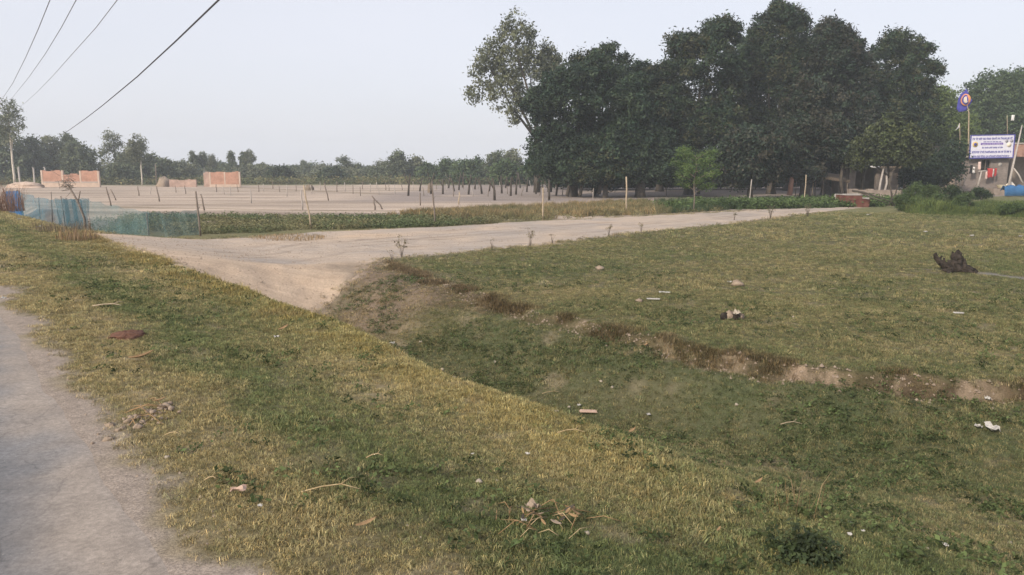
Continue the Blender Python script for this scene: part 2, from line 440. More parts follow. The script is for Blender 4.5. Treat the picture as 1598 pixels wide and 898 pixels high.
def ground_colour(x, y):
    """colours of soil and turf (linear), with shade painted on the bank; returns colour, grass cover 0..1, dryness 0..1"""
    s, t = road_coords(x, y)
    n1 = fbm(x, y, 3.0, 41, 4); n2 = fbm(x, y, 1.0, 42, 4); n3 = fbm(x, y, 0.4, 43, 3); n4 = fbm(x, y, 9, 44, 3)
    tc = np.interp(s, *CREST); tb = np.interp(s, *BANK)
    N = len(x)
    one = np.ones(N)
    soil = lerp(np.tile(C(0.40, 0.315, 0.255), (N, 1)), C(0.46, 0.37, 0.305), n2)
    dust = lerp(np.tile(C(0.25, 0.21, 0.178), (N, 1)), C(0.325, 0.275, 0.235), n2)
    green = lerp(np.tile(C(0.092, 0.122, 0.053), (N, 1)), C(0.145, 0.168, 0.073), n2)
    dry = lerp(np.tile(C(0.205, 0.180, 0.090), (N, 1)), C(0.285, 0.243, 0.132), n2)
    brown = lerp(np.tile(C(0.15, 0.105, 0.062), (N, 1)), C(0.24, 0.17, 0.11), n3)
    # verge: pale dry fringe, dark green strip, mixed middle, yellow crest
    dv = 0.80 * sstep(0.95, 0.55, (t - 0.85 + 1.6 * (n2 - 0.5)) * 0.8)
    strip = np.exp(-((t - 2.0 - 0.9 * (n1 - 0.5)) / 0.55) ** 2)
    mid = np.exp(-((t - 2.95) / 0.5) ** 2)
    crest = np.exp(-((t - tc - 0.05) / 0.50) ** 2)
    dryv = 0.46 + 0.55 * (n2 - 0.5) + 0.6 * (n1 - 0.5) - 0.42 * strip + 0.20 * mid + 0.42 * crest * sstep(2.0, 3.8, s) + dv
    dryv = dryv - 0.10 + 0.20 * sstep(7, 14, s) - 0.35 * sstep(3.4, 2.0, s) * sstep(1.2, 2.0, t)
    # ditch: dark green; a browner tip beside the causeway
    dd = t - tc
    ind = sstep(np.interp(s, [2, 5], [0.2, 0.45]), np.interp(s, [2, 5], [2.2, 1.0]), dd) * sstep(0.2, -0.4, t - tb)
    dryd = 0.38 + 0.5 * (n2 - 0.5) + 0.5 * (n1 - 0.5) + 0.5 * (n3 - 0.5) + 0.45 * sstep(9.5, 13, s)
    onp = sstep(-0.3, 0.2, t - tb)
    dryp = 0.36 + 0.8 * (n1 - 0.5) + 0.5 * (n2 - 0.5) + 0.25 * np.exp(-((s - 10.5 + 0.08 * (t - 10)) / 1.6) ** 2)
    dryp = dryp + 0.12 * sstep(14, 17, s)
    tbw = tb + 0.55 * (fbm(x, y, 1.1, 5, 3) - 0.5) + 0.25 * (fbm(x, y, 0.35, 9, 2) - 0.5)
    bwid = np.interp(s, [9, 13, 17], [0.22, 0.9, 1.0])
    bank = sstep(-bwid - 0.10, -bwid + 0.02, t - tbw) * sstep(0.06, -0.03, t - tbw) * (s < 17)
    d = dryv * (1 - ind) * (1 - onp) + dryd * ind + dryp * onp * (1 - ind)
    d = np.clip(d, 0, 1)
    cg = lerp(green, dry, d) if False else green + (dry - green) * d[:, None]
    cg = lerp(cg, C(0.295, 0.27, 0.10), 0.55 * crest * (1 - ind) * sstep(20, 17, s) * sstep(2.2, 4.0, s))
    cg = lerp(cg, C(0.094, 0.106, 0.060), ind * 0.65 * (1 - sstep(9.5, 12.5, s)))
    cg = lerp(cg, C(0.115, 0.122, 0.068), onp * 0.45)
    cg = lerp(cg, C(0.085, 0.062, 0.042) + 0.35 * np.maximum(n3 - 0.5, 0)[:, None] * C(1.0, 0.75, 0.45), np.clip(bank * (0.75 + 1.0 * (n2 - 0.4)), 0, 0.95))  # bank face: dark soil and dead grass, with its shade painted in
    cover = np.clip(1.3 - 0.45 * d - 0.25 * (n3 > 0.66), 0, 1)
    # bare patches on the verge, the tip of the ditch and the bank
    bare = sstep(0.64, 0.78, n3) * 0.35
    tip = sstep(10.8, 12.5, s + 2.0 * (n2 - .5)) * sstep(0.9, 1.6, dd) * sstep(17.6, 16.4, s) * sstep(1.2, 0.2, t - tb) * sstep(0.35, 0.62, n2 + 0.12)
    bare = np.maximum(bare, tip * 0.35)
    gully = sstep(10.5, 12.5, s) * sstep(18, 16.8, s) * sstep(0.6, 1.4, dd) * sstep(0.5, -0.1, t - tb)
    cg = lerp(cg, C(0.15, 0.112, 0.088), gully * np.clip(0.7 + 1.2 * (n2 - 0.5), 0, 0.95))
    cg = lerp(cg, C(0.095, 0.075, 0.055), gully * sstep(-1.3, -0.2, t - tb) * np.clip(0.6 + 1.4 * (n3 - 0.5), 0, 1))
    bankbare = bank * sstep(0.50, 0.60, fbm(s, t * 0.15, 0.35, 77, 4)) * sstep(5.4, 4.6, s) * sstep(2.6, 3.4, s)
    bare = np.maximum(bare, bankbare)
    cg = cg + (lerp(soil, brown, 0.55 * one) - cg) * bare[:, None]
    cg = cg + (C(0.25, 0.19, 0.135) - cg) * (bankbare * 0.7)[:, None]
    cover = cover * (1 - bare * 0.9) * (1 - 0.25 * bank)
    # ash trodden into the turf beside the stump
    for (x0, y0, x1, y1, w) in ((9.61, 17.7, 10.49, 17.25)+(0.16,), (10.56, 17.36, 11.57, 15.82)+(0.30,)):
        L = math.hypot(x1 - x0, y1 - y0); ux, uy = (x1 - x0) / L, (y1 - y0) / L
        q = (x - x0) * ux + (y - y0) * uy; p = np.abs(-(x - x0) * uy + (y - y0) * ux)
        k = sstep(w, 0.35 * w, p + w * 1.2 * (n3 - 0.5)) * (q > 0) * (q < L)
        cg = lerp(cg, C(0.20, 0.19, 0.185), 0.8 * k); cover = cover * (1 - 0.9 * k)
    # road shoulder dust
    sh = sstep(1.12, 0.74, t + 0.9 * (n2 - 0.5) + 0.5 * (n3 - 0.5))
    cg = lerp(cg, dust, 0) if False else cg + (dust - cg) * sh[:, None]
    cover = cover * (1 - sh)
    # sandy spill round the track
    tm = np.maximum(track_mask(x, y, 0.7), 0)
    cg = cg + (soil - cg) * tm[:, None]; cover = cover * (1 - tm)
    # strips beyond the track
    beyond = sstep(-0.3, 0.5, s - np.interp(t, *FAR_EDGE) + 1.2 * (n2 - 0.5)) * (t > tc + 0.8)
    strip_g = lerp(np.tile(C(0.105, 0.115, 0.058), (N, 1)), C(0.21, 0.185, 0.105), n2)
    cb = strip_g
    band = fbm(x * 0.10 + y * 0.02, y * 0.75, 1.0, 47, 3)
    field = lerp(np.tile(C(0.335, 0.275, 0.225), (N, 1)), C(0.415, 0.34, 0.28), n4)
    field = field * (1 + 1.1 * (band - 0.5))[:, None]
    cb = cb + (field - cb) * sstep(34.5, 35.5, y + 1.2 * (n1 - .5) - 0.16 * np.maximum(x, -20) * (x < 6) - 0.35 * np.maximum(x - 6, 0))[:, None]
    # low bunds of dead grass between the plots
    for (x0, y0, x1, y1, w) in ((-18.81, 52.49, -8.05, 59.23)+(0.5,), (-32.9, 96.23, -8.07, 67.96)+(0.9,), (-30.85, 48.78, -18.29, 45.55)+(0.5,), (-33.92, 79.67, -17.23, 84.52)+(0.8,)):
        L = math.hypot(x1 - x0, y1 - y0); ux, uy = (x1 - x0) / L, (y1 - y0) / L
        q = (x - x0) * ux + (y - y0) * uy; p = np.abs(-(x - x0) * uy + (y - y0) * ux)
        k = sstep(w, 0.2 * w, p + w * 0.8 * (n2 - 0.5)) * (q > -25) * (q < L + 12)
        cb = cb + (C(0.20, 0.165, 0.115) - cb) * (0.85 * k)[:, None]
    # grey ground round the grove and the old orchard
    gr = sstep(0.35, 0.6, fbm(x, y, 8, 52, 3) + 0.25 * sstep(-14, 0, x - 0.0)) * sstep(52, 58, y) * sstep(-16, -9, x)
    cb = cb + (C(0.25, 0.215, 0.20) - cb) * (0.85 * gr)[:, None]
    # far grass margin before the trees
    fm = sstep(112, 122, y + 14 * (n4 - 0.5) - 0.1 * x)
    cb = cb + (C(0.15, 0.15, 0.085) - cb) * (0.8 * fm)[:, None]
    cg = cg + (cb - cg) * beyond[:, None]
    cover = cover * (1 - beyond)
    GREENS, DRYS = green, dry
    return np.clip(cg, 0.01, 0.9), np.clip(cover, 0, 1), d, green, dry

# ---------------------------------------------------------------- setting
def build_ground():
    rr = [0.0, 0.5, 0.9, 1.3]
    while rr[-1] < 120: rr.append(rr[-1] * 1.0082)
    while rr[-1] < 620: rr.append(rr[-1] * 1.09)
    rr = np.array(rr)
    aa = np.concatenate([np.arange(-46, 46.001, 0.34), np.arange(49, 313, 4.0)]) * math.pi / 180
    rg, ag = np.meshgrid(rr, aa, indexing='ij')
    x = (rg * np.sin(ag)).ravel(); y = (rg * np.cos(ag)).ravel()
    z = terrain(x, y)
    s, t = road_coords(x, y)
    z = z - 0.03 * (sstep(0.68, 0.45, t) * (t > -5.2)) - 0.05 * track_mask(x, y, 0.25)
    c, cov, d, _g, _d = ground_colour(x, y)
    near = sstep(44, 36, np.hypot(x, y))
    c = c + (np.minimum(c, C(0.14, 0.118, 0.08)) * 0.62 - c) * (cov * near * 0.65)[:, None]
    nr, na = rg.shape
    i, j = np.meshgrid(np.arange(nr - 1), np.arange(na), indexing='ij')
    j2 = (j + 1) % na
    f = np.stack([i * na + j, (i + 1) * na + j, (i + 1) * na + j2, i * na + j2], -1).reshape(-1, 4)
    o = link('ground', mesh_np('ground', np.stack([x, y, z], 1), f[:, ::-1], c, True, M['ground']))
    tag(o, kind='structure')

def build_road():
    ss = np.concatenate([np.arange(-12, 25, 0.08), np.arange(25, 220, 1.0)])
    uu = np.concatenate([[-5.3, -4, -3, -2, -1.5], np.arange(-1.2, 1.0001, 0.05)])
    sg, ug = np.meshgrid(ss, uu, indexing='ij')
    e = 0.22 * (fbm(sg, ug * 0 + 3, 0.8, 61, 4) - 0.5) * sstep(0.3, 1.0, ug)
    t = ug * 0.86 + 0.02 + e
    x, y = from_road(sg.ravel(), t.ravel()); tt = t.ravel(); s2 = sg.ravel()
    z = terrain(x, y) + 0.004 - 0.024 * sstep(0.70, 1.0, ug.ravel())
    n1 = fbm(x, y, 1.4, 62, 4); n2 = fbm(x, y, 0.35, 63, 4); n5 = fbm(s2 * 0.25, tt, 0.5, 64, 4)
    asp = lerp(np.tile(C(0.135, 0.136, 0.143), (len(x), 1)), C(0.21, 0.207, 0.21), np.clip(0.5 + 1.4 * (n5 - .5) + 0.9 * (n1 - 0.5), 0, 1))
    k = sstep(0.10, 0.66, tt + 0.55 * (n1 - 0.5) + 0.5 * (n2 - 0.5))
    asp = asp + (C(0.29, 0.248, 0.212) - asp) * (k * 0.9)[:, None]
    k2 = 0.35 * np.exp(-((tt + 0.35) / 0.22) ** 2) * n1
    asp = asp + (C(0.33, 0.30, 0.28) - asp) * k2[:, None]
    nr, nc = sg.shape
    i, j = np.meshgrid(np.arange(nr - 1), np.arange(nc - 1), indexing='ij')
    f = np.stack([i * nc + j, i * nc + j + 1, (i + 1) * nc + j + 1, (i + 1) * nc + j], -1).reshape(-1, 4)
    o = link('road', mesh_np('road', np.stack([x, y, z], 1), f, asp, True, M['road']))
    tag(o, kind='structure')

def build_track():
    tt = np.concatenate([np.arange(3.7, 14, 0.09), np.arange(14, 49, 0.25)])
    vv = np.linspace(0, 1, 90)
    tg, vg = np.meshgrid(tt, vv, indexing='ij')
    s0 = np.interp(tg, *NEAR_EDGE); s1 = np.interp(tg, *FAR_EDGE)
    e0 = 0.5 * (fbm(tg, tg * 0 + 1, 1.0, 71, 4) - 0.5); e1 = 0.8 * (fbm(tg, tg * 0 + 9, 1.5, 72, 4) - 0.5)
    sg = (s0 + e0) + (s1 + e1 - s0 - e0) * vg
    x, y = from_road(sg.ravel(), tg.ravel())
    v = vg.ravel(); t = tg.ravel(); s = sg.ravel()
    edge = np.minimum(v, 1 - v); edge = np.minimum(edge, (t - 3.7) * 0.05)
    z = terrain(x, y) + 0.012 - 0.055 * sstep(0.02, 0.0, edge)
    n1 = fbm(x, y, 1.6, 73, 4); n2 = fbm(x, y, 0.4, 74, 4)
    # crumbling slope towards the ditch
    slope = sstep(17.6, 16.6, s) * sstep(10, 8, t)
    z = z + slope * sstep(0.02, 0.06, edge) * (0.13 * (fbm(x * 1.8, y * 1.2, 0.8, 75, 4) - 0.5) + 0.05 * (n2 - 0.5))
    grey = lerp(np.tile(C(0.36, 0.315, 0.28), (len(x), 1)), C(0.44, 0.38, 0.33), n1)
    peach = lerp(np.tile(C(0.47, 0.36, 0.27), (len(x), 1)), C(0.53, 0.42, 0.32), n2)
    k = np.clip(0.25 + 1.1 * (n1 - 0.5) + 0.9 * slope + 0.6 * np.exp(-((v - 0.72) / 0.10) ** 2) * sstep(5, 9, t) * sstep(20, 15, t) + 0.35 * sstep(6.5, 4, t), 0, 1)
    c = grey + (peach - grey) * k[:, None]
    c = c + (C(0.20, 0.165, 0.13) - c) * (0.7 * slope * sstep(6.9, 8.6, t + 1.5 * (n2 - 0.5)))[:, None]
    mid = (s0 + s1).ravel() / 2 + 0.5 * (fbm(t, t * 0, 6.0, 79, 2) - 0.5)
    for off in (-0.85, 0.75, -2.3, -0.2, 1.9):
        wk = 0.24 if abs(off) < 1 else 0.13
        rut = np.exp(-((s - mid - off) / 0.17) ** 2) * sstep(0.35, 0.6, fbm(x, y, 1.5, 80 + int(off * 3), 3)) * sstep(4.5, 7, t)
        c = c * (1 - wk * rut)[:, None]
        z = z - 0.018 * rut
    nr, nc = tg.shape
    i, j = np.meshgrid(np.arange(nr - 1), np.arange(nc - 1), indexing='ij')
    f = np.stack([i * nc + j, (i + 1) * nc + j, (i + 1) * nc + j + 1, i * nc + j + 1], -1).reshape(-1, 4)
    o = link('dirt_track', mesh_np('dirt_track', np.stack([x, y, z], 1), f, c, True, M['track']))
    tag(o, kind='structure')

build_ground(); build_road(); build_track()

# ---------------------------------------------------------------- ground cover (stuff)
def blade_clump(name, n, h, w, spread, lean, seed, mat, dry=0.2):
    g = np.random.default_rng(seed)
    vs, fs, tn = [], [], []
    for k in range(n):
        a = g.uniform(0, 2 * math.pi); r = spread * math.sqrt(g.uniform(0, 1))
        bx, by = r * math.cos(a), r * math.sin(a)
        hh = h * g.uniform(0.45, 1.1); la = g.uniform(0, 2 * math.pi); ln = lean * g.uniform(0.3, 1.4) * hh
        pa = la + math.pi / 2 + g.uniform(-0.6, 0.6); ww = w * g.uniform(0.7, 1.3)
        px, py = math.cos(pa) * ww / 2, math.sin(pa) * ww / 2
        mx, my = bx + math.cos(la) * ln * 0.35, by + math.sin(la) * ln * 0.35
        tx, ty = bx + math.cos(la) * ln, by + math.sin(la) * ln
        q = len(vs)
        vs += [(bx - px, by - py, -0.02 * 0 - 0.01), (bx + px, by + py, -0.01), (mx + px * .8, my + py * .8, hh * 0.6), (mx - px * .8, my - py * .8, hh * 0.6), (tx, ty, hh * (1 - 0.25 * min(1, lean)))]
        fs += [(q, q + 1, q + 2), (q, q + 2, q + 3), (q + 3, q + 2, q + 4)]
        b = g.uniform(0.62, 1.42); yk = g.uniform(0, 1) < dry
        c = (b * 1.5, b * 1.32, b * 1.15) if yk else (b, b, b)
        tn += [c] * 5
    me = mesh_np(name, vs, fs, None, False, mat)
    a = me.attributes.new('tint', 'FLOAT_COLOR', 'POINT')
    cc = np.ones((len(vs), 4), np.float32); cc[:, :3] = np.array(tn)
    a.data.foreach_set('color', cc.ravel())
    return bpy.data.objects.new(name, me)

def leaf_clump(name, n, h, rad, lw, ll, seed, mat, up=0.5):
    g = np.random.default_rng(seed)
    vs, fs, tn = [], [], []
    for k in range(n):
        p = g.normal(0, 1, 3) * (rad * 0.55, rad * 0.55, h * 0.28) + (0, 0, h * 0.55)
        p[2] = max(0.02, p[2])
        nrm = g.normal(0, 1, 3) + (0, 0, up); nrm /= np.linalg.norm(nrm)
        a = np.cross(nrm, g.normal(0, 1, 3)); a /= np.linalg.norm(a); b = np.cross(nrm, a)
        L = ll * g.uniform(0.6, 1.2); Wd = lw * g.uniform(0.6, 1.2)
        q = len(vs)
        vs += [p - a * L / 2, p + b * Wd / 2, p + a * L / 2, p - b * Wd / 2]
        fs += [(q, q + 1, q + 2), (q, q + 2, q + 3)]
        bb = g.uniform(0.7, 1.35); tn += [(bb, bb, bb * 0.95)] * 4
    me = mesh_np(name, vs, fs, None, False, mat)
    a = me.attributes.new('tint', 'FLOAT_COLOR', 'POINT')
    cc = np.ones((len(vs), 4), np.float32); cc[:, :3] = np.array(tn)
    a.data.foreach_set('color', cc.ravel())
    return bpy.data.objects.new(name, me)

def scatter(name, label, pts, scl, col, protos, seed=0, tilt=0.25):
    g = np.random.default_rng(seed)
    n = len(pts)
    me = bpy.data.meshes.new(name)
    me.vertices.add(n); me.vertices.foreach_set('co', np.asarray(pts, np.float32).ravel())
    a = me.attributes.new('scl', 'FLOAT', 'POINT'); a.data.foreach_set('value', np.asarray(scl, np.float32))
    rot = np.stack([g.normal(0, tilt, n), g.normal(0, tilt, n), g.uniform(0, 6.283, n)], 1).astype(np.float32)
    a = me.attributes.new('rot', 'FLOAT_VECTOR', 'POINT'); a.data.foreach_set('vector', rot.ravel())
    a = me.attributes.new('pick', 'INT', 'POINT'); a.data.foreach_set('value', g.integers(0, len(protos), n).astype(np.int32))
    a = me.attributes.new('col', 'FLOAT_COLOR', 'POINT')
    cc = np.ones((n, 4), np.float32); cc[:, :3] = col; a.data.foreach_set('color', cc.ravel())
    o = link(name, me)
    tag(o, label, None, None, 'stuff')
    ng = bpy.data.node_groups.new(name + '_nodes', 'GeometryNodeTree')
    ng.interface.new_socket('Geometry', in_out='INPUT', socket_type='NodeSocketGeometry')
    ng.interface.new_socket('Geometry', in_out='OUTPUT', socket_type='NodeSocketGeometry')
    N = ng.nodes; L = ng.links
    gi = N.new('NodeGroupInput'); go = N.new('NodeGroupOutput')
    ip = N.new('GeometryNodeInstanceOnPoints'); jg = N.new('GeometryNodeGeometryToInstance')
    for p in reversed(protos):
        oi = N.new('GeometryNodeObjectInfo'); oi.inputs['Object'].default_value = p
        oi.inputs['As Instance'].default_value = False
        L.new(oi.outputs['Geometry'], jg.inputs[0])
    def na(nm, ty):
        x = N.new('GeometryNodeInputNamedAttribute'); x.data_type = ty; x.inputs[0].default_value = nm; return x.outputs[0]
    L.new(gi.outputs[0], ip.inputs['Points']); L.new(jg.outputs[0], ip.inputs['Instance'])
    ip.inputs['Pick Instance'].default_value = True
    L.new(na('pick', 'INT'), ip.inputs['Instance Index'])
    er = N.new('FunctionNodeEulerToRotation'); L.new(na('rot', 'FLOAT_VECTOR'), er.inputs[0]); L.new(er.outputs[0], ip.inputs['Rotation'])
    L.new(na('scl', 'FLOAT'), ip.inputs['Scale'])
    L.new(ip.outputs[0], go.inputs[0])
    md = o.modifiers.new('scatter', 'NODES'); md.node_group = ng
    return o

BL = [blade_clump('turf_tuft', 22, 0.031, 0.0034, 0.045, 1.0, 100 + k, M['grass']) for k in range(6)]
BD = [blade_clump('dry_tuft', 22, 0.055, 0.0034, 0.05, 0.8, 120 + k, M['grass'], 0.5) for k in range(4)]

def fan(n, r0, r1, half, g):
    r = np.sqrt(g.uniform(r0 * r0, r1 * r1, n)); a = g.uniform(-half, half, n)
    return r * np.sin(a), r * np.cos(a)

def turf():
    g = np.random.default_rng(5)
    half = R(41)
    sets = {'verge_grass': [], 'ditch_grass': [], 'meadow_grass': []}
    for (r0, r1, dens, sc_) in ((1.6, 5, 2100, 0.68), (5, 9, 1250, 0.78), (9, 15, 640, 1.0), (15, 26, 210, 1.3), (26, 46, 50, 2.1)):
        n = int(half * (r1 * r1 - r0 * r0) * dens)
        x, y = fan(n, r0, r1, half, g)
        c, cov, d, cgn, cdr = ground_colour(x, y)
        s, t = road_coords(x, y)
        pk = (g.uniform(0, 1, n) < 0.15 + 0.7 * d)[:, None]
        c = c * 0.45 + 0.55 * np.where(pk, np.maximum(cdr, 0.1) * 1.08, cgn * 0.86)
        keep = (g.uniform(0, 1, n) < cov * (0.75 + 0.4 * vnoise(x, y, 0.25, 3))) & (t > 0.82)
        x, y, c, d, s, t = x[keep], y[keep], c[keep], d[keep], s[keep], t[keep]
        tc = np.interp(s, *CREST); tb = np.interp(s, *BANK)
        zone = np.where(t > tb - 0.05, 2, np.where(t > tc + 0.5, 1, 0))
        z = terrain(x, y)
        sc2 = sc_ * g.uniform(0.6, 1.35, len(x)) * (1 + 0.2 * np.exp(-((t - tc) / 0.5) ** 2)) * (0.85 + 0.35 * sstep(0.55, 0.75, vnoise(x, y, 0.5, 13)))
        col = c * np.where(zone == 0, 1.5, 1.38)[:, None] * (0.92 + 0.30 * (g.uniform(0, 1, len(x))[:, None] - 0.5))
        for k, nm in enumerate(sets):
            m = zone == k
            sets[nm].append((np.stack([x, y, z], 1)[m], sc2[m], col[m]))
    lab = {'verge_grass': 'short patchy green and yellow grass along the road verge',
           'ditch_grass': 'dark green turf covering the hollow of the ditch',
           'meadow_grass': 'olive grazed grass of the flat ground right of the ditch'}
    for k, nm in enumerate(sets):
        P = np.concatenate([q[0] for q in sets[nm]]); Sx = np.concatenate([q[1] for q in sets[nm]]); Cc = np.concatenate([q[2] for q in sets[nm]])
        scatter(nm, lab[nm], P, Sx, Cc, BL, 50 + k, 0.2)
    # taller dry stalks along the crest and the bank
    n = 13000
    s = g.uniform(0.5, 26, n); side = g.uniform(0, 1, n) < 0.45
    t = np.where(side, np.interp(s, *CREST) + g.normal(0.0, 0.32, n), np.interp(s, *BANK) + g.normal(-0.03, 0.10, n))
    x, y = from_road(s, t)
    wob = np.where(side, 0, 0.55 * (fbm(x, y, 1.1, 5, 3) - 0.5) + 0.25 * (fbm(x, y, 0.35, 9, 2) - 0.5))
    x, y = from_road(s, t + wob)
    keep = ((y > 1.5) & (track_mask(x, y, 0.4) < 0.3) & (vnoise(x, y, 0.45, 8) > 0.42) & ((side) | (s < 16.5)))
    x, y, side = x[keep], y[keep], side[keep]
    c, cov, d, _g, _d = ground_colour(x, y)
    mixc = np.where(side[:, None], C(0.285, 0.245, 0.105), C(0.175, 0.148, 0.085))
    c = (c * 0.5 + 0.5 * mixc) * g.uniform(0.75, 1.15, (len(x), 1))
    r = np.hypot(x, y)
    scatter('dry_grass', 'dry yellow grass stalks along the crest of the ditch and its bank', np.stack([x, y, terrain(x, y)], 1),
            g.uniform(0.55, 1.25, len(x)) * np.clip(r / 8, 0.65, 1.6), c, BD, 60, 0.2)
turf()
def low_weeds():
    g = np.random.default_rng(15)
    LW = [leaf_clump('low_weed', 16, 0.045, 0.06, 0.018, 0.036, 240 + k, M['grass'], 1.6) for k in range(4)]
    x, y = fan(30000, 2.2, 18, R(41), g)
    c, cov, d, gr, dr = ground_colour(x, y); s, t = road_coords(x, y)
    nz = vnoise(x, y, 0.8, 19); ditch = (t > np.interp(s, *CREST) + 0.5) & (t < np.interp(s, *BANK))
    keep = (cov > 0.3) & (t > 1.1) & (g.uniform(0, 1, len(x)) < np.where(ditch, 0.75, 0.22) * sstep(0.35, 0.7, nz))
    x, y, gr = x[keep], y[keep], gr[keep]
    col = gr * np.array((0.72, 0.78, 0.75)) * g.uniform(0.6, 1.25, (len(x), 1))
    scatter('low_weeds', 'small broad-leaved weeds scattered through the grass of verge and ditch', np.stack([x, y, terrain(x, y)], 1), g.uniform(0.5, 1.35, len(x)), col, LW, 63, 0.3)
low_weeds()

# ---------------------------------------------------------------- low crops and weeds (stuff)
def strip_plants():
    g = np.random.default_rng(9)
    CP = [leaf_clump('crop_plant', 26, 0.22, 0.28, 0.06, 0.12, 200 + k, M['crop']) for k in range(4)]
    GP = [blade_clump('tall_grass_tuft', 26, 0.40, 0.016, 0.16, 0.45, 220 + k, M['crop'], 0.4) for k in range(4)]
    def area(n, px, lo, hi): pass
    # vegetable crop between the track and the bare field
    n = 9500
    x = g.uniform(-19, 12, n)
    yl = np.interp(x, [-19, -11.5, -8, -3, 1.5, 6.5, 12], [30.5, 26.8, 29.2, 31.2, 34.5, 38.4, 43.0]) + 0.5 * (vnoise(x, x * 0, 1.2, 4) - .5)
    yh = np.interp(x, [-19, -8, -3, 3, 12], [37.5, 36.8, 36.6, 41, 48])
    y = yl + (yh - yl) * g.uniform(0, 1, n)
    nz = fbm(x, y, 3.0, 91, 3)
    keep = (g.uniform(0, 1, n) < np.interp(nz, [0.35, 0.62], [0.06, 0.8]))
    x, y, nz = x[keep], y[keep], nz[keep]
    k = np.clip((nz - 0.45) * 3 + g.normal(0, 0.25, len(x)), 0, 1)
    c = C(0.20, 0.185, 0.105) + (C(0.105, 0.138, 0.07) - C(0.20, 0.185, 0.105)) * k[:, None]
    scatter('vegetable_crop', 'low green vegetable crop between the dirt track and the bare field', np.stack([x, y, terrain(x, y)], 1), g.uniform(0.45, 1.0, len(x)), c, CP, 70)
    # tawny grass band right of the crop
    n = 9000
    x = g.uniform(-6, 20, n)
    yl = np.interp(x, [-6, 1.5, 6.5, 12, 20], [35.5, 35.6, 39.2, 43.2, 46.5]); yh = np.interp(x, [-6, 1.5, 6.5, 12, 20], [39.0, 47, 53, 56, 58])
    y = yl + (yh - yl) * g.uniform(0, 1, n)
    nz = fbm(x, y, 2.6, 92, 3); keep = nz > 0.40
    x, y, nz = x[keep], y[keep], nz[keep]
    k = np.clip(0.15 + sstep(7, 11, x) + 1.6 * (nz - 0.52) + g.normal(0, 0.2, len(x)), 0, 1)
    c = C(0.255, 0.21, 0.12) + (C(0.088, 0.118, 0.055) - C(0.27, 0.215, 0.115)) * k[:, None]
    scatter('tall_grass', 'tawny and green tall grass along the fence in front of the dark grove', np.stack([x, y, terrain(x, y)], 1), g.uniform(0.4, 1.25, len(x)), c, GP, 71)
    # leafy weeds along the track's far edge
    n = 5200
    x = g.uniform(9, 27, n); yl = np.interp(x, [9, 12, 20, 27], [41.5, 43.6, 47.2, 50]); y = yl + np.abs(g.normal(0, 2.6, n))
    nz = fbm(x, y, 2.2, 93, 3); keep = nz > 0.42
    x, y = x[keep], y[keep]
    c = C(0.085, 0.125, 0.050) * g.uniform(0.7, 1.3, (len(x), 1)) + 0
    scatter('leafy_weeds', 'leafy green weeds between the dirt track and the grove', np.stack([x, y, terrain(x, y)], 1), g.uniform(0.8, 1.9, len(x)), c, CP, 72)
    # rank green growth at the right, in front of the brick hut
    n = 9000
    u = g.uniform(0, 1, n); v = g.uniform(0, 1, n)
    x = 20.5 + 19 * u; y = np.interp(x, [20.5, 23, 30, 40], [42, 37.5, 33.5, 36]) + v * 15
    nz = fbm(x, y, 3, 94, 3); keep = (nz > 0.34) & (y > 31) & (x > 0.522 * y + 1.2 * (nz - .5)) & (g.uniform(0, 1, n) < 0.35 + 1.2 * (nz - .3))
    x, y, v, nz = x[keep], y[keep], v[keep], nz[keep]
    c = C(0.080, 0.118, 0.046) * (0.75 + 0.9 * (nz[:, None] - 0.3)) + C(0.02, 0.016, 0.0) * g.uniform(0, 1, (len(x), 1))
    scatter('tall_weeds', 'tall feathery green weeds at the edge of the meadow before the brick hut', np.stack([x, y, terrain(x, y)], 1), np.clip(0.5 + 3.2 * (fbm(x, y, 2.0, 98, 2) - 0.25), 0.5, 2.2) * np.where(x > 0.585 * y, 0.6, 1.0) * g.uniform(0.7, 1.2, len(x)), c, GP, 73)
    # dry undergrowth at the foot of the far tree line
    n = 5000
    x = g.uniform(-110, 12, n); y = np.interp(x, [-110, -40, 12], [112, 118, 122]) + g.uniform(0, 40, n)
    c = np.where(g.uniform(0, 1, (n, 1)) < 0.5, C(0.19, 0.175, 0.095), C(0.10, 0.12, 0.06)) * g.uniform(0.7, 1.2, (n, 1))
    scatter('far_scrub', 'hazy scrub and dry grass at the foot of the far tree line', np.stack([x, y, terrain(x, y)], 1), g.uniform(2.2, 4.5, n), c, CP, 74)
strip_plants()

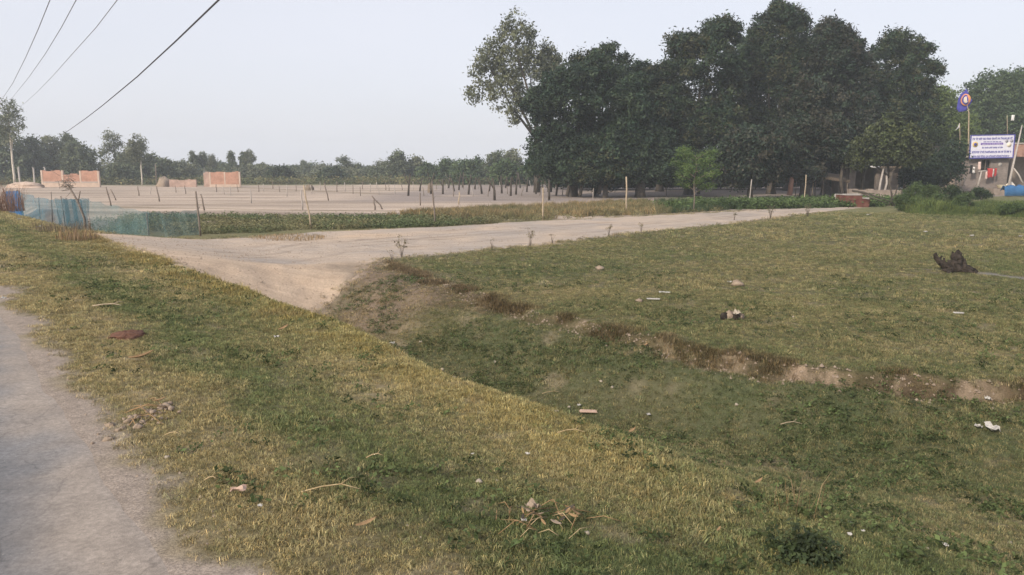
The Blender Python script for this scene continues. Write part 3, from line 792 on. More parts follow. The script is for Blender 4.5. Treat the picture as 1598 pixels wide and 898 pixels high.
# ---------------------------------------------------------------- trees
def crown_mesh(name, lobes, n_clump, per, L, Wd, clump, cols, seed, mat, droop=0.2, inner=0.2, up=0.35, sub=0, zmin=0.25):
    """lobes: (x, y, z, rx, ry, rz) relative to the foot of the tree"""
    g = np.random.default_rng(seed)
    lob = np.array(lobes, float)
    if sub:      # break every lobe into smaller boughs
        ls = [np.concatenate([q[:3], q[3:] * .72]) for q in lob]
        for q in lob:
            for k in range(sub):
                e = g.normal(0, 1, 3); e[2] = e[2] * .8 + .15; e /= np.linalg.norm(e); rr = g.uniform(0.26, 0.44)
                ls.append(np.concatenate([q[:3] + e * q[3:] * (1.04 - rr) * g.uniform(.8, 1.06), q[3:] * rr * g.uniform(.85, 1.15, 3)]))
        lob = np.array(ls)
    area = (lob[:, 3] * lob[:, 4] * lob[:, 5]) ** (2 / 3)
    pick = g.choice(len(lob), n_clump, p=area / area.sum())
    d = g.normal(0, 1, (n_clump, 3)); d /= np.linalg.norm(d, axis=1)[:, None]
    rad = np.where(g.uniform(0, 1, n_clump) < inner, g.uniform(0.25, 0.75, n_clump), g.uniform(0.74, 1.08, n_clump))
    if sub: rad = np.where(g.uniform(0, 1, n_clump) < 0.07, g.uniform(1.1, 1.4, n_clump), rad)
    cen = lob[pick, :3] + d * lob[pick, 3:] * rad[:, None]
    cs = clump * g.uniform(0.6, 1.4, n_clump)
    cols = np.array(cols, float)
    ck = g.integers(0, len(cols), n_clump); cb = g.uniform(0.5, 1.6, n_clump) if sub else g.uniform(0.65, 1.4, n_clump)
    N = n_clump * per
    idx = np.repeat(np.arange(n_clump), per)
    off = g.normal(0, 0.5, (N, 3)) * cs[idx][:, None] * (1, 1, 0.75)
    off[:, 2] -= droop * np.linalg.norm(off[:, :2], axis=1)
    p = cen[idx] + off
    keep = p[:, 2] > zmin
    p, idx, off = p[keep], idx[keep], off[keep]; N = len(p)
    nrm = g.normal(0, 1, (N, 3)) + off / (cs[idx][:, None] + 1e-6) * 0.9 + (0, 0, up)
    nrm /= np.linalg.norm(nrm, axis=1)[:, None]
    a = np.cross(nrm, g.normal(0, 1, (N, 3))); a /= np.linalg.norm(a, axis=1)[:, None]
    b = np.cross(nrm, a)
    ll = (L * g.uniform(0.6, 1.3, N))[:, None]; ww = (Wd * g.uniform(0.6, 1.3, N))[:, None]
    v = np.stack([p - a * ll / 2, p + b * ww / 2 - nrm * ww * .15, p + a * ll / 2, p - b * ww / 2 - nrm * ww * .15], 1).reshape(-1, 3)
    f = np.arange(N * 4).reshape(-1, 4)
    c = cols[ck[idx]] * (cb[idx] * g.uniform(0.8, 1.2, N))[:, None]
    return mesh_np(name, v, f, np.repeat(c, 4, axis=0), False, mat)

def trunk_mb(h, r, lobes, g, bend=0.3, limbs=5):
    mb = MB()
    pts = []; n = 6
    bx, by = g.uniform(-bend, bend), g.uniform(-bend, bend)
    for k in range(n):
        q = k / (n - 1)
        pts.append((bx * q * q + g.uniform(-.05, .05) * (k > 0), by * q * q, -0.2 + (h + 0.2) * q))
    mb.tube(pts, [r * 1.35, r * 1.05, r * .95, r * .88, r * .8, r * .7], 7)
    top = pts[-1]
    for lb in sorted(lobes, key=lambda q: -q[3] * q[5])[:limbs]:
        st = pts[g.choice((3, 4, 5))]
        en = (lb[0], lb[1], lb[2] + lb[5] * 0.3)
        mid = tuple(st[i] * 0.5 + en[i] * 0.5 + g.uniform(-.35, .35) for i in range(3))
        mb.tube([st, mid, en], [r * .55, r * .36, r * .10], 5)
    return mb

def tree(name, label, x, y, lobes, n_clump, per, L, Wd, clump, cols, seed, mat='leaf', bark='bark', tr=0.25, th=2.5, group=None, cat='tree', depth=0.9, **kw):
    """lobes: (x_world, z_world, rx, rz[, dy])"""
    g = random.Random(seed)
    z0 = ground_z(x, y)
    lb = []
    for q in lobes:
        dy = q[4] if len(q) > 4 else g.uniform(-0.35, 0.35) * q[2]
        lb.append((q[0] - x, dy, q[1] - z0, q[2], q[2] * depth, q[3]))
    root = empty(name, (x, y, z0), 0, label, cat, group)
    trunk_mb(th, tr, lb, g).build('trunk', M[bark], root)
    link('crown', crown_mesh('crown', lb, n_clump, per, L, Wd, clump, cols, seed, M[mat], **kw), root)
    return root

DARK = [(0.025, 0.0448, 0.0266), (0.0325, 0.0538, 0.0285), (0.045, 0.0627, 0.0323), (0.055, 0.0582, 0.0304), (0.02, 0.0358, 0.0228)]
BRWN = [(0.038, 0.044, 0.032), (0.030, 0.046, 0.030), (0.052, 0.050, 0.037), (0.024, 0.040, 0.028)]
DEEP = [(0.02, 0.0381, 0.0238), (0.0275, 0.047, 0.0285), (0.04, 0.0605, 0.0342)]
OLIV = [(0.060, 0.078, 0.032), (0.075, 0.090, 0.038), (0.052, 0.066, 0.030), (0.048, 0.056, 0.030)]
GREY = [(0.150, 0.165, 0.095), (0.180, 0.190, 0.115), (0.120, 0.135, 0.085), (0.095, 0.11, 0.07)]
LIME = [(0.11, 0.155, 0.05), (0.135, 0.18, 0.06), (0.09, 0.125, 0.045)]
MIDG = [(0.070, 0.108, 0.050), (0.088, 0.125, 0.056), (0.058, 0.090, 0.044)]

GT = 'big mango trees of the dark grove'
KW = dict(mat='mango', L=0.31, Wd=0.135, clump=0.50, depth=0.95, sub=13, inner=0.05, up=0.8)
def grove(label, x, y, lobes, n, seed, cols, **kw):
    k = dict(KW); k.update(kw)
    tree('mango_tree', label, x, y, lobes, n, 52, k.pop('L'), k.pop('Wd'), k.pop('clump'), cols, seed, group=GT, tr=k.pop('tr', 0.42), th=k.pop('th', 3.0), **k)

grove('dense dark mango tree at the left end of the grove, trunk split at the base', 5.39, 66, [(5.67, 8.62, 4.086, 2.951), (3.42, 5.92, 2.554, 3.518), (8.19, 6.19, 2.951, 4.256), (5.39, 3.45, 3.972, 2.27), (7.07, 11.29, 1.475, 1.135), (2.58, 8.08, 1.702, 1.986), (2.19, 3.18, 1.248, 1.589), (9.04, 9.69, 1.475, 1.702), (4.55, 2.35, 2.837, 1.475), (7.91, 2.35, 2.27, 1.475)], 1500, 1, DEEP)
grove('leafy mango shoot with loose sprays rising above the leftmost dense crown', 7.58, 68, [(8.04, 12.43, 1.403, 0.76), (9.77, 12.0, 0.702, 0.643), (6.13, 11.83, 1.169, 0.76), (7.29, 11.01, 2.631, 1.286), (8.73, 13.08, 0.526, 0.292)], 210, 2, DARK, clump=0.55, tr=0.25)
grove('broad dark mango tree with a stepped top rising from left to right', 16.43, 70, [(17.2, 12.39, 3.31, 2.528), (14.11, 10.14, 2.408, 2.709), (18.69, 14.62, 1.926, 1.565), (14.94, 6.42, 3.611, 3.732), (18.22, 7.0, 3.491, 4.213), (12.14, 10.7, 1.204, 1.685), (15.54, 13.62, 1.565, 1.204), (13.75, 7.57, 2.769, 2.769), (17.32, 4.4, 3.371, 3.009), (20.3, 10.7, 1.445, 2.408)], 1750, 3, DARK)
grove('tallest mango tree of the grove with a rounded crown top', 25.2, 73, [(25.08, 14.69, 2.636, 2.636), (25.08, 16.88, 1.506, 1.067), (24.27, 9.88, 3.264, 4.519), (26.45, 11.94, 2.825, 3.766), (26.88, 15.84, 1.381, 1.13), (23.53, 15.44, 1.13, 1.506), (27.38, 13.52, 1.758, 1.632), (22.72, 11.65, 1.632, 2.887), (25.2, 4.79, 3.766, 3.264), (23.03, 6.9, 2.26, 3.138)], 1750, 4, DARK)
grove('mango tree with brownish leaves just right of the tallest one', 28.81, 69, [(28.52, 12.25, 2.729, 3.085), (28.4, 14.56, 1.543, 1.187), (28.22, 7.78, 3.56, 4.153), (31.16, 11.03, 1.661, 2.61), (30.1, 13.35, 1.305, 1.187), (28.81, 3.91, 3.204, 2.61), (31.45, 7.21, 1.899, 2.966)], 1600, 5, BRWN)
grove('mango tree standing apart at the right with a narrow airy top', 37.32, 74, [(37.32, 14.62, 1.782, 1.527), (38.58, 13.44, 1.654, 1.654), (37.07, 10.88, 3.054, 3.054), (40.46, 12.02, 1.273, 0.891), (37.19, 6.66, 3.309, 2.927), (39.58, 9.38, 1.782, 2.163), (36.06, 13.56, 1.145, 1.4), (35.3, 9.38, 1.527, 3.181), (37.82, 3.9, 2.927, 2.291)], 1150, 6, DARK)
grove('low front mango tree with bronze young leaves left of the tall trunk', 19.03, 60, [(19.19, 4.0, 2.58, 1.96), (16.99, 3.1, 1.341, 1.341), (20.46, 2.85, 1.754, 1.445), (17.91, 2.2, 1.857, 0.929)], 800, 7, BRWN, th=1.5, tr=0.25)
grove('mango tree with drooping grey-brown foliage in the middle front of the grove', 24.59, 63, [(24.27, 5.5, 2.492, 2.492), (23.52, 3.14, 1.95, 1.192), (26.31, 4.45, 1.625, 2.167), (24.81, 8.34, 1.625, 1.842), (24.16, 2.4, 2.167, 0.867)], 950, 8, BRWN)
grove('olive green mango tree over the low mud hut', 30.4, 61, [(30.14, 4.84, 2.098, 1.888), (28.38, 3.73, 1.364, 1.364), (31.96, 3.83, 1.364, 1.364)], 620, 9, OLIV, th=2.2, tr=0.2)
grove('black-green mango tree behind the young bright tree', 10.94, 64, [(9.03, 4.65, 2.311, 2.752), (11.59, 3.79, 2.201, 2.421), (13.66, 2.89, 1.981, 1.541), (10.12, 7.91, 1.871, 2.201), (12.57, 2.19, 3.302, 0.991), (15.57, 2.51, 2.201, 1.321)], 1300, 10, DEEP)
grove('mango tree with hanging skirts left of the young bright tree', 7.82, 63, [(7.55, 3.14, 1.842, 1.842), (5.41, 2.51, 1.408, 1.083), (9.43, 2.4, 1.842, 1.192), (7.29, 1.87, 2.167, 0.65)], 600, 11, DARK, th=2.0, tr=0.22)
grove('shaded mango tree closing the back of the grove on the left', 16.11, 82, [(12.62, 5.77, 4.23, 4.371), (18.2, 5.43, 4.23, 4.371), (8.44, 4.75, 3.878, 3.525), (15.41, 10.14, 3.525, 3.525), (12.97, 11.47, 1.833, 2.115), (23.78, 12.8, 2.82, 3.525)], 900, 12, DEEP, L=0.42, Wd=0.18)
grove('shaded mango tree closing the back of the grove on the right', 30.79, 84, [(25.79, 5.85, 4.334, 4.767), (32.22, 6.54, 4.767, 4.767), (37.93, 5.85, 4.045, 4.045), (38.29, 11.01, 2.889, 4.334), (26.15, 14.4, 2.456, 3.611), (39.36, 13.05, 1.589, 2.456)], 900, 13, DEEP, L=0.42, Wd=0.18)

tree('tall_tree', 'tall pale grey-green tree with open feathery crown leaning out left of the dark grove', 2.59, 78,
     [(0.07, 14.66, 2.012, 2.146), (0.07, 16.89, 0.872, 1.207), (-2.32, 12.29, 1.744, 1.744), (-3.78, 9.89, 0.805, 0.805), (-0.6, 10.4, 1.744, 2.28), (-1.92, 14.04, 1.341, 1.207), (1.79, 11.66, 1.744, 2.683), (0.46, 8.17, 0.939, 1.073), (1.53, 15.41, 0.805, 1.475)], 430, 26, 0.32, 0.16, 0.6, GREY, 21, tr=0.3, th=9, inner=0.1, depth=0.8)
tree('tall_tree', 'second pale feathery treetop, a small spire showing above the left end of the dark grove', 4.01, 80,
     [(3.81, 13.7, 1.101, 1.238), (3.67, 14.85, 0.482, 0.688), (4.29, 12.03, 1.376, 1.651)], 170, 26, 0.30, 0.15, 0.55, GREY, 22, tr=0.2, th=9)
tree('bamboo_clump', 'yellow-green tree between the mango grove and the flag', 48.49, 86,
     [(48.49, 8.77, 2.218, 2.662), (49.81, 6.64, 2.366, 3.254), (47.25, 5.22, 2.514, 2.662), (51.27, 4.15, 1.923, 2.218), (47.98, 10.52, 1.183, 1.035)], 760, 34, 0.34, 0.15, 0.8, LIME, 23, tr=0.2, th=3, cat='tree')
tree('broad_tree', 'broad mid green tree behind the signboard on the brick hut', 62.17, 98,
     [(62.17, 11.66, 3.539, 2.865), (60.25, 8.45, 3.202, 3.371), (63.42, 7.65, 4.213, 4.045), (59.75, 6.03, 2.865, 3.371), (63.84, 13.41, 2.022, 1.348)], 900, 36, 0.42, 0.2, 0.9, MIDG, 24, tr=0.4, th=4)
tree('broad_tree', 'mid green tree cut by the right edge of the picture behind the hut roof', 69.14, 100,
     [(67.27, 13.31, 2.923, 2.064), (69.82, 11.85, 4.299, 3.783), (68.54, 7.76, 4.299, 4.299), (73.22, 9.4, 4.299, 5.159)], 800, 36, 0.42, 0.2, 0.9, MIDG, 25, tr=0.4, th=4)
tree('bush', 'dark bush in the shade left of the brick hut', 37.21, 66, [(36.82, 2.52, 1.702, 1.362), (38.22, 3.18, 1.021, 1.475), (35.42, 2.18, 1.248, 1.021)], 380, 36, 0.28, 0.13, 0.6, DEEP, 26, tr=0.08, th=0.6, cat='bush')

# bushes added behind the grove, standing in for dark shade between trunks
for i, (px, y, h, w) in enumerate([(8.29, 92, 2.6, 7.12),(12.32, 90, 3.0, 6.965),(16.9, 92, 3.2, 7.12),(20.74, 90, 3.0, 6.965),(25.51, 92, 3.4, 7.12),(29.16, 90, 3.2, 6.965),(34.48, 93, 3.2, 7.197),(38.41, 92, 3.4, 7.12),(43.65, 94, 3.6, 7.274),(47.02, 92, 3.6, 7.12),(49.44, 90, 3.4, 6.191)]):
    tree('bush', ('first', 'second', 'third', 'fourth', 'fifth', 'sixth', 'seventh', 'eighth', 'ninth', 'tenth', 'eleventh')[i] + ' dark bush from the left, added to darken the gaps behind the trunks', px, y, [(px, h * .45, w * .55, h * .5), (px + w * .3, h * .6, w * .3, h * .42), (px - w * .25, h * .35, w * .35, h * .4)], 300, 34, .36, .17, .7, DEEP, 260 + i, tr=.06, th=.5, cat='bush', group='bushes added to darken the gaps behind the grove')
# rank weeds standing out of the green edge growth on the right
for i, (x, y, h, w, dk, lab) in enumerate([(26.0, 48.78, 1.57, 1.51, 0, 'tall light green weed at the left end of the rank growth'),(26.33, 47.11, 1.4, 1.377, 0, 'light green weed second from the left end of the rank growth'),(28.34, 48.78, 1.36, 1.426, 1, 'dark bushy weed in the middle of the rank growth'),(27.54, 45.55, 0.93, 1.41, 0, 'lower light green weed right of the dark bushy one'),(37.11, 59.23, 0.95, 1.528, 1, 'small dark bush close before the hut front'),(25.45, 38.0, 0.65, 1.307, 0, 'low spreading weed at the right edge of the picture'),(22.29, 42.73, 0.94, 0.882, 0, 'small weed where the meadow ends beside the rank growth'),(43.57, 79.67, 1.61, 2.055, 0, 'weed half hidden behind the tallest light green one')]):
    z0 = ground_z(x, y); root = empty('tall_weed', (x, y, z0), 0, lab, 'weed', 'rank weeds at the right edge of the meadow')
    mb = MB(); g = random.Random(i)
    for k in range(7): mb.tube([(g.uniform(-.2, .2), g.uniform(-.2, .2), -.05), (g.uniform(-.5, .5) * w, g.uniform(-.3, .3), h * g.uniform(.6, .9))], [.015, .006], 4)
    mb.build('stem', M['stake'], root)
    lb = [(g.uniform(-.4, .4) * w, g.uniform(-.3, .3), h * q, w * .26, .35, h * .17) for q in (.2, .3, .4, .5, .62, .74, .84)]
    link('leaves', crown_mesh('leaves', lb, 230, 20, .17 if not dk else .14, .035 if not dk else .06, .2, [(0.075, 0.115, 0.045), (0.095, 0.135, 0.052), (0.06, 0.09, 0.038)] if not dk else [(0.035, 0.058, 0.03), (0.05, 0.075, 0.036)], 280 + i, M['leaf'], inner=.4, up=.2, zmin=0.02), root)
# young bright tree at the track
def young_tree():
    x, y = (10.2, 42.07)
    g = random.Random(4)
    root = empty('young_tree', (x, y, ground_z(x, y)), 0, 'small bright green tree with layered feathery branches at the edge of the track', 'tree')
    mb = MB(); mb.tube([(0, 0, -.1), (.04, 0, .8), (-.02, .05, 1.7), (.1, 0, 2.5), (.05, 0, 3.0)], [.04, .034, .03, .022, .01], 6)
    lobes = []
    for k in range(15):
        h = 1.3 + 2.0 * k / 14; a = k * 2.4; ln = (1.45 - 0.25 * abs(h - 2.3)) * g.uniform(.75, 1.1)
        e = (math.cos(a) * ln, math.sin(a) * ln * .9, h + .25)
        mb.tube([(0.03, 0, h - .25), (e[0] * .5, e[1] * .5, h + .05), e], [.022, .015, .006], 4)
        for q in (.45, .72, 1.0):
            lobes.append((e[0] * q, e[1] * q, h + .25 * q - .02, .30, .30, .10))
    mb.build('trunk', M['stake'], root)
    link('crown', crown_mesh('crown', lobes, 250, 20, .13, .05, .24, [(0.095, 0.15, 0.052), (0.12, 0.175, 0.06), (0.075, 0.12, 0.046)], 31, M['leaf'], droop=.35, inner=.6), root)
young_tree()

# ---- far tree line
GF = 'trees of the far tree line'
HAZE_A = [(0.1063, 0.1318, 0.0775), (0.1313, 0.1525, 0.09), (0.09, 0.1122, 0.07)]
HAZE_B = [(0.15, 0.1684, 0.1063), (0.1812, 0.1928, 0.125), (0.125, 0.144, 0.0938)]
HAZE_D = [(0.045, 0.0683, 0.0425), (0.06, 0.0805, 0.0475)]
def S(px, y): return px / 1163.0 * y
def far_tree(cx, top, w, y, kind, label, seed, base=289, cols=None, grp=GF):
    """a tree some hundred metres out; cx, top, w, base measure its silhouette in metres"""
    g = random.Random(seed)
    H0 = top; rx = w / 2
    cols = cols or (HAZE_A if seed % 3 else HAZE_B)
    if kind == 'euc':
        lobes = [(cx, H0 * .86, rx * .62, H0 * .13), (cx + g.uniform(-.3, .3) * rx, H0 * .72, rx * .9, H0 * .13), (cx + g.uniform(-.4, .4) * rx, H0 * .58, rx * .7, H0 * .10)]
        return tree('eucalyptus_tree', label, cx, y, lobes, 130, 22, min(.42, .12 + w * .06), .15, min(.75, w * .17), cols, seed, bark='pale_bark', tr=max(.10, H0 * .012), th=H0 * .68, group=grp, inner=.15)
    if kind == 'airy':
        lobes = [(cx + g.uniform(-.7, .7) * rx, H0 * q, rx * .45, H0 * .10) for q in (.92, .78, .66, .52, .40, .3)]
        return tree('airy_tree', label, cx, y, lobes, 130, 20, .42, .16, .7, cols, seed, bark='bark', tr=.14, th=H0 * .6, group=grp, inner=.15)
    lobes = [(cx, H0 * .72, rx * .7, H0 * .26), (cx - rx * .45, H0 * .5, rx * .6, H0 * .28), (cx + rx * .45, H0 * .52, rx * .6, H0 * .30), (cx + g.uniform(-.3, .3) * rx, H0 * .9, rx * .3, H0 * .09), (cx + g.uniform(-.5, .5) * rx, H0 * .3, rx * .8, H0 * .22)]
    return tree('leafy_tree' if H0 > 4 else 'bush', label, cx, y, lobes, int(110 + 16 * w), 26, .5, .24, .8, cols, seed, tr=.2, th=H0 * .35, group=grp, inner=.2)

#  centre, height, width and distance in metres
FT = [
(-71.36, 12.4, 3.9, 108, 'euc', 'tallest far eucalyptus with a bare white trunk at the left edge'),
(-86.43, 9.7, 7.7, 128, 'leaf', 'big dark tree at the extreme left behind the white eucalyptus trunk'),
(-84.3, 8.0, 6.4, 132, 'leaf', 'rounded dark tree right behind the white eucalyptus trunk'),
(-82.69, 8.4, 6.1, 136, 'leaf', 'dark green tree behind the left end of the brick walls'),
(-81.79, 9.0, 3.1, 140, 'leaf', 'narrow treetop poking up where the black cable ends'),
(-74.18, 7.0, 6.5, 130, 'leaf', 'wide dark tree behind the right end of the left brick walls'),
(-66.11, 8.5, 4.8, 126, 'airy', 'sparse see-through tree with thin crown left of the white-stemmed eucalyptus'),
(-67.69, 5.6, 5.8, 134, 'leaf', 'low round tree under the sparse see-through tree'),
(-63.18, 3.3, 4.6, 122, 'bush', 'bushy shrub between the brick walls and the white-stemmed eucalyptus'),
(-57.02, 7.6, 3.4, 116, 'euc', 'eucalyptus with slim white stem halfway between the two brick walls'),
(-65.6, 5.2, 5.0, 138, 'leaf', 'dull green tree just right of the slim white stem'),
(-61.65, 4.0, 3.9, 134, 'leaf', 'small dark tree left of the second brick wall'),
(-61.43, 3.9, 5.3, 140, 'leaf', 'dark rounded tree behind the rubble left of the second brick wall'),
(-63.27, 6.0, 2.1, 150, 'euc', 'first of the small eucalyptus row over the second brick wall, leftmost and slimmest'),
(-62.05, 5.9, 2.1, 152, 'euc', 'small eucalyptus second in the row over the second brick wall'),
(-61.69, 5.1, 3.0, 156, 'airy', 'thin loose tree in the row over the second brick wall'),
(-54.88, 6.1, 1.8, 148, 'euc', 'lone small eucalyptus over the right end of the second brick wall'),
(-51.9, 5.9, 1.8, 146, 'euc', 'left one of the twin eucalyptus right of the second brick wall'),
(-50.66, 6.2, 2.3, 146, 'euc', 'right one of the twin eucalyptus right of the second brick wall'),
(-63.7, 3.6, 8.5, 165, 'leaf', 'hazy wide tree low behind the small eucalyptus row'),
(-55.95, 3.4, 5.0, 170, 'leaf', 'hazy tree right after the twin eucalyptus'),
(-41.56, 3.0, 4.2, 135, 'dark', 'dark compact bushy tree on the flat horizon'),
(-52.51, 4.7, 2.3, 190, 'euc', 'slender faint treetop beyond the dark compact tree'),
(-54.45, 3.2, 9.8, 190, 'leaf', 'very hazy low trees as one soft crown left of the dark bush'),
(-44.05, 3.5, 5.1, 175, 'leaf', 'soft hazy tree left of centre'),
(-30.48, 2.7, 3.7, 128, 'dark', 'dark bush just left of the tall loose tree'),
(-32.15, 4.7, 4.9, 150, 'airy', 'tall loose tree with open branching left of centre'),
(-28.08, 4.0, 5.3, 155, 'airy', 'ragged tree right of the tall loose tree'),
(-35.05, 2.6, 7.7, 180, 'leaf', 'faint low crown between the ragged trees'),
(-21.19, 5.7, 4.1, 140, 'leaf', 'upright round-topped tree at the middle of the far line'),
(-18.23, 4.6, 3.4, 142, 'leaf', 'slightly lower neighbour right of the upright round-topped tree'),
(-26.53, 2.8, 5.5, 160, 'leaf', 'low hazy crown left of the upright round-topped tree'),
(-10.93, 3.8, 3.7, 126, 'leaf', 'bright green fruit tree of the old orchard, leftmost'),
(-14.26, 3.3, 3.3, 128, 'leaf', 'orchard tree with dull crown beside the upright round-topped tree'),
(-7.53, 3.8, 3.9, 118, 'leaf', 'bright green spreading orchard tree on dark stems'),
(-6.06, 4.4, 3.0, 132, 'leaf', 'orchard tree with taller pointed crown'),
(0.11, 5.7, 3.4, 130, 'leaf', 'pale green tall tree close to the left end of the mango grove'),
(-2.5, 5.2, 4.2, 128, 'leaf', 'pale green double-crowned tree left of the mango grove'),
(-0.64, 3.5, 4.6, 108, 'leaf', 'round light green orchard tree standing before the pale tall ones'),
(2.57, 2.6, 2.5, 112, 'leaf', 'small orchard tree half hidden by the grove'),
(-96.32, 9.6, 9.3, 135, 'leaf', 'dark tree beyond the left edge behind the white trunk')
]
for i, (cx, H0, w, y, k, lab) in enumerate(FT):
    far_tree(cx, H0, w, y, {'dark': 'leaf', 'bush': 'leaf'}.get(k, k), lab, 300 + i, cols=HAZE_D if k == 'dark' else (MIDG if 'orchard' in lab else None))
# soft belt of bushes closing the line
used_b, used_s = set(), set()
def near_label(pre, slope, used, tail=''):
    """names the far tree that a bush or stake stands in line with, each tree once"""
    best = sorted((abs(q[0] / q[3] - slope), k) for k, q in enumerate(FT) if k not in used and len((pre + ' ' + q[5]).split()) <= 16)
    k = best[0][1]; used.add(k); return pre + ' ' + FT[k][5]
g_ = random.Random(3)
for i in range(30):
    cx = -118 + i * 4.5 + g_.uniform(-.8, .8)
    y = g_.uniform(140, 190); H0 = g_.uniform(1.8, 3.4) * y / 150
    far_tree(cx * y / 140, H0, g_.uniform(9, 13), y, 'leaf', near_label('low bush by the', cx / 140, used_b), 400 + i, cols=(HAZE_A, HAZE_B, HAZE_D)[i % 3], grp='bushes at the foot of the far tree line')

# dark forked stems of the old orchard
spots = [(-9.4, 67.96),(-10.08, 82.02),(-7.95, 73.35),(-6.76, 73.35),(-6.3, 82.02),(-6.17, 87.17),(-4.15, 71.46),(-2.94, 73.35),(-2.52, 82.02),(-1.34, 57.99),(-1.03, 75.34),(-0.12, 67.96),(0.37, 71.46),(1.56, 79.67),(2.32, 73.35),(3.24, 77.45),(2.87, 57.99),(4.0, 67.96),(-4.45, 90.0),(-8.12, 96.23),(-6.54, 99.68),(-0.82, 96.23),(1.07, 96.23)]
ORD = ['first', 'second', 'third', 'fourth', 'fifth', 'sixth', 'seventh', 'eighth', 'ninth', 'tenth', 'eleventh', 'twelfth', 'thirteenth', 'fourteenth', 'fifteenth', 'sixteenth', 'seventeenth', 'eighteenth', 'nineteenth', 'twentieth', 'twenty-first', 'twenty-second', 'twenty-third', 'twenty-fourth']
order = {k: n for n, k in enumerate(sorted(range(len(spots)), key=lambda k: spots[k][0] / spots[k][1]))}
for i, (x, y) in enumerate(spots):
    g = random.Random(i); h = g.uniform(1.3, 2.1)
    ln = g.uniform(-.45, .45)
    mb = MB(); mb.tube([(0, 0, -.1), (ln * .3, 0, h * .45), (ln, g.uniform(-.2, .2), h)], [.11, .085, .05], 5)
    mb.tube([(ln * .35, 0, h * .5), (ln * .35 - .3, .1, h * .8), (ln * .35 - .42, .1, h * 1.02)], [.06, .045, .025], 5)
    o = mb.build('orchard_stem', M['bark'], None, (x, y, ground_z(x, y)))
    tag(o, ORD[order[i]] + ' dark forked stem from the left among the old orchard stems by the grove', 'tree stump', 'leafless stems of the old orchard')

# ---------------------------------------------------------------- fence posts
def post(bx, by, top, r, mat, label, seed, lean=(0, 0), group='wooden posts round the fields'):
    g = random.Random(seed)
    z0 = ground_z(bx, by); h = top - z0
    kx, ky = g.uniform(-.03, .03), g.uniform(-.03, .03)
    mb = MB()
    mb.tube([(0, 0, -.15), (lean[0] * .3 + kx, lean[1] * .3, h * .33), (lean[0] * .68 - kx, lean[1] * .68 + ky, h * .68), (lean[0], lean[1], h)],
            [r * 1.1, r, r * .95, r * .85], 7)
    if g.random() < .5:
        mb.tube([(lean[0] * .6, 0, h * .6), (lean[0] * .6 + .08, .02, h * .66)], [r * .4, r * .25], 5)
    o = mb.build('fence_post', M[mat], None, (bx, by, z0))
    tag(o, label, 'post', group); return o
MAINPOSTS = [
(-8.01, 29.75, 1.75, -0.23, 'pale_stake', 'pale leaning fence post at the edge of the sandy patch'),
(-3.24, 31.46, 1.87, -0.108, 'stake', 'dark crooked fence post between two pale ones at the track'),
(1.43, 34.65, 1.53, 0.0, 'pale_stake', 'thin pale fence post beside the tawny grass'),
(6.26, 40.83, 1.97, -0.07, 'pale_stake', 'tan thick fence post in front of the grove left end'),
(15.44, 48.78, 1.73, 0.084, 'grey_stake', 'grey fence post left of the rank green weeds'),
(19.73, 50.56, 2.01, 0.0, 'pale_stake', 'tan post beside the bare earth patch under the grove'),
(28.55, 71.46, 1.75, 0.123, 'pale_stake', 'shorter tan post close to the red-brown tree trunk'),
(25.65, 67.96, 1.49, 0.058, 'stake', 'thin dark post in the shade of the grove'),
(-11.01, 26.31, 1.6, -0.068, 'stake', 'dark gnarled corner post where the green net ends'),
(6.66, 61.88, 0.84, 0.053, 'grey_stake', 'short grey stub of post in the shadow of the grove'),
(13.99, 67.96, 1.32, -0.058, 'stake', 'thin stake in the shadow left of the young bright tree')]
for i, (bx, by, tz, ln, m, l) in enumerate(MAINPOSTS):
    post(bx, by, tz, .034 if 'thick' not in l else .045, m, l, 500 + i, (ln, 0))
FARPOSTS = [
(-18.27, 52.49, 0.98, 0.0, 'grey_stake'),
(-19.88, 66.33, 1.01, 0.0, 'grey_stake'),
(-29.58, 93.01, 0.94, 0.0, 'stake'),
(-12.35, 44.1, 1.16, -0.038, 'grey_stake'),
(-14.18, 57.99, 1.33, -0.299, 'stake'),
(-18.56, 79.67, 1.14, 0.0, 'stake'),
(-18.19, 82.02, 0.97, -0.071, 'grey_stake'),
(-15.02, 79.67, 0.88, 0.0, 'grey_stake'),
(-8.08, 44.1, 0.64, -0.038, 'stake'),
(-7.71, 44.81, 0.8, -0.655, 'stake'),
(-11.46, 73.35, 0.87, 0.0, 'grey_stake'),
(-6.08, 49.65, 0.84, 0.0, 'stake'),
(-3.59, 50.56, 0.86, 0.043, 'pale_stake'),
(-1.29, 57.99, 0.79, 0.0, 'stake'),
(-26.09, 48.78, 1.24, -0.252, 'stake'),
(-30.58, 57.99, 0.84, -0.399, 'stake'),
(-26.17, 55.66, 1.13, -0.144, 'stake'),
(-17.81, 43.4, 0.96, -0.187, 'stake'),
(-14.65, 87.17, 0.96, 0.0, 'stake'),
(-17.88, 90.0, 0.91, 0.0, 'stake'),
(-16.73, 93.01, 0.86, 0.0, 'grey_stake'),
(-22.23, 87.17, 0.88, 0.0, 'grey_stake'),
(-26.85, 79.67, 0.81, 0.0, 'stake'),
(-25.48, 67.96, 0.86, 0.0, 'grey_stake'),
(-31.34, 79.67, 0.81, 0.0, 'stake'),
(-31.87, 73.35, 0.81, -0.063, 'stake'),
(-33.77, 67.96, 0.86, -0.058, 'stake'),
(4.7, 69.66, 0.88, 0.0, 'grey_stake')]
for i, (bx, by, tz, ln, m) in enumerate(FARPOSTS):
    post(bx, by, tz, .045, m, near_label('stake before the', bx / by, used_s), 540 + i, (ln, 0), 'thin stakes far out in the bare field')
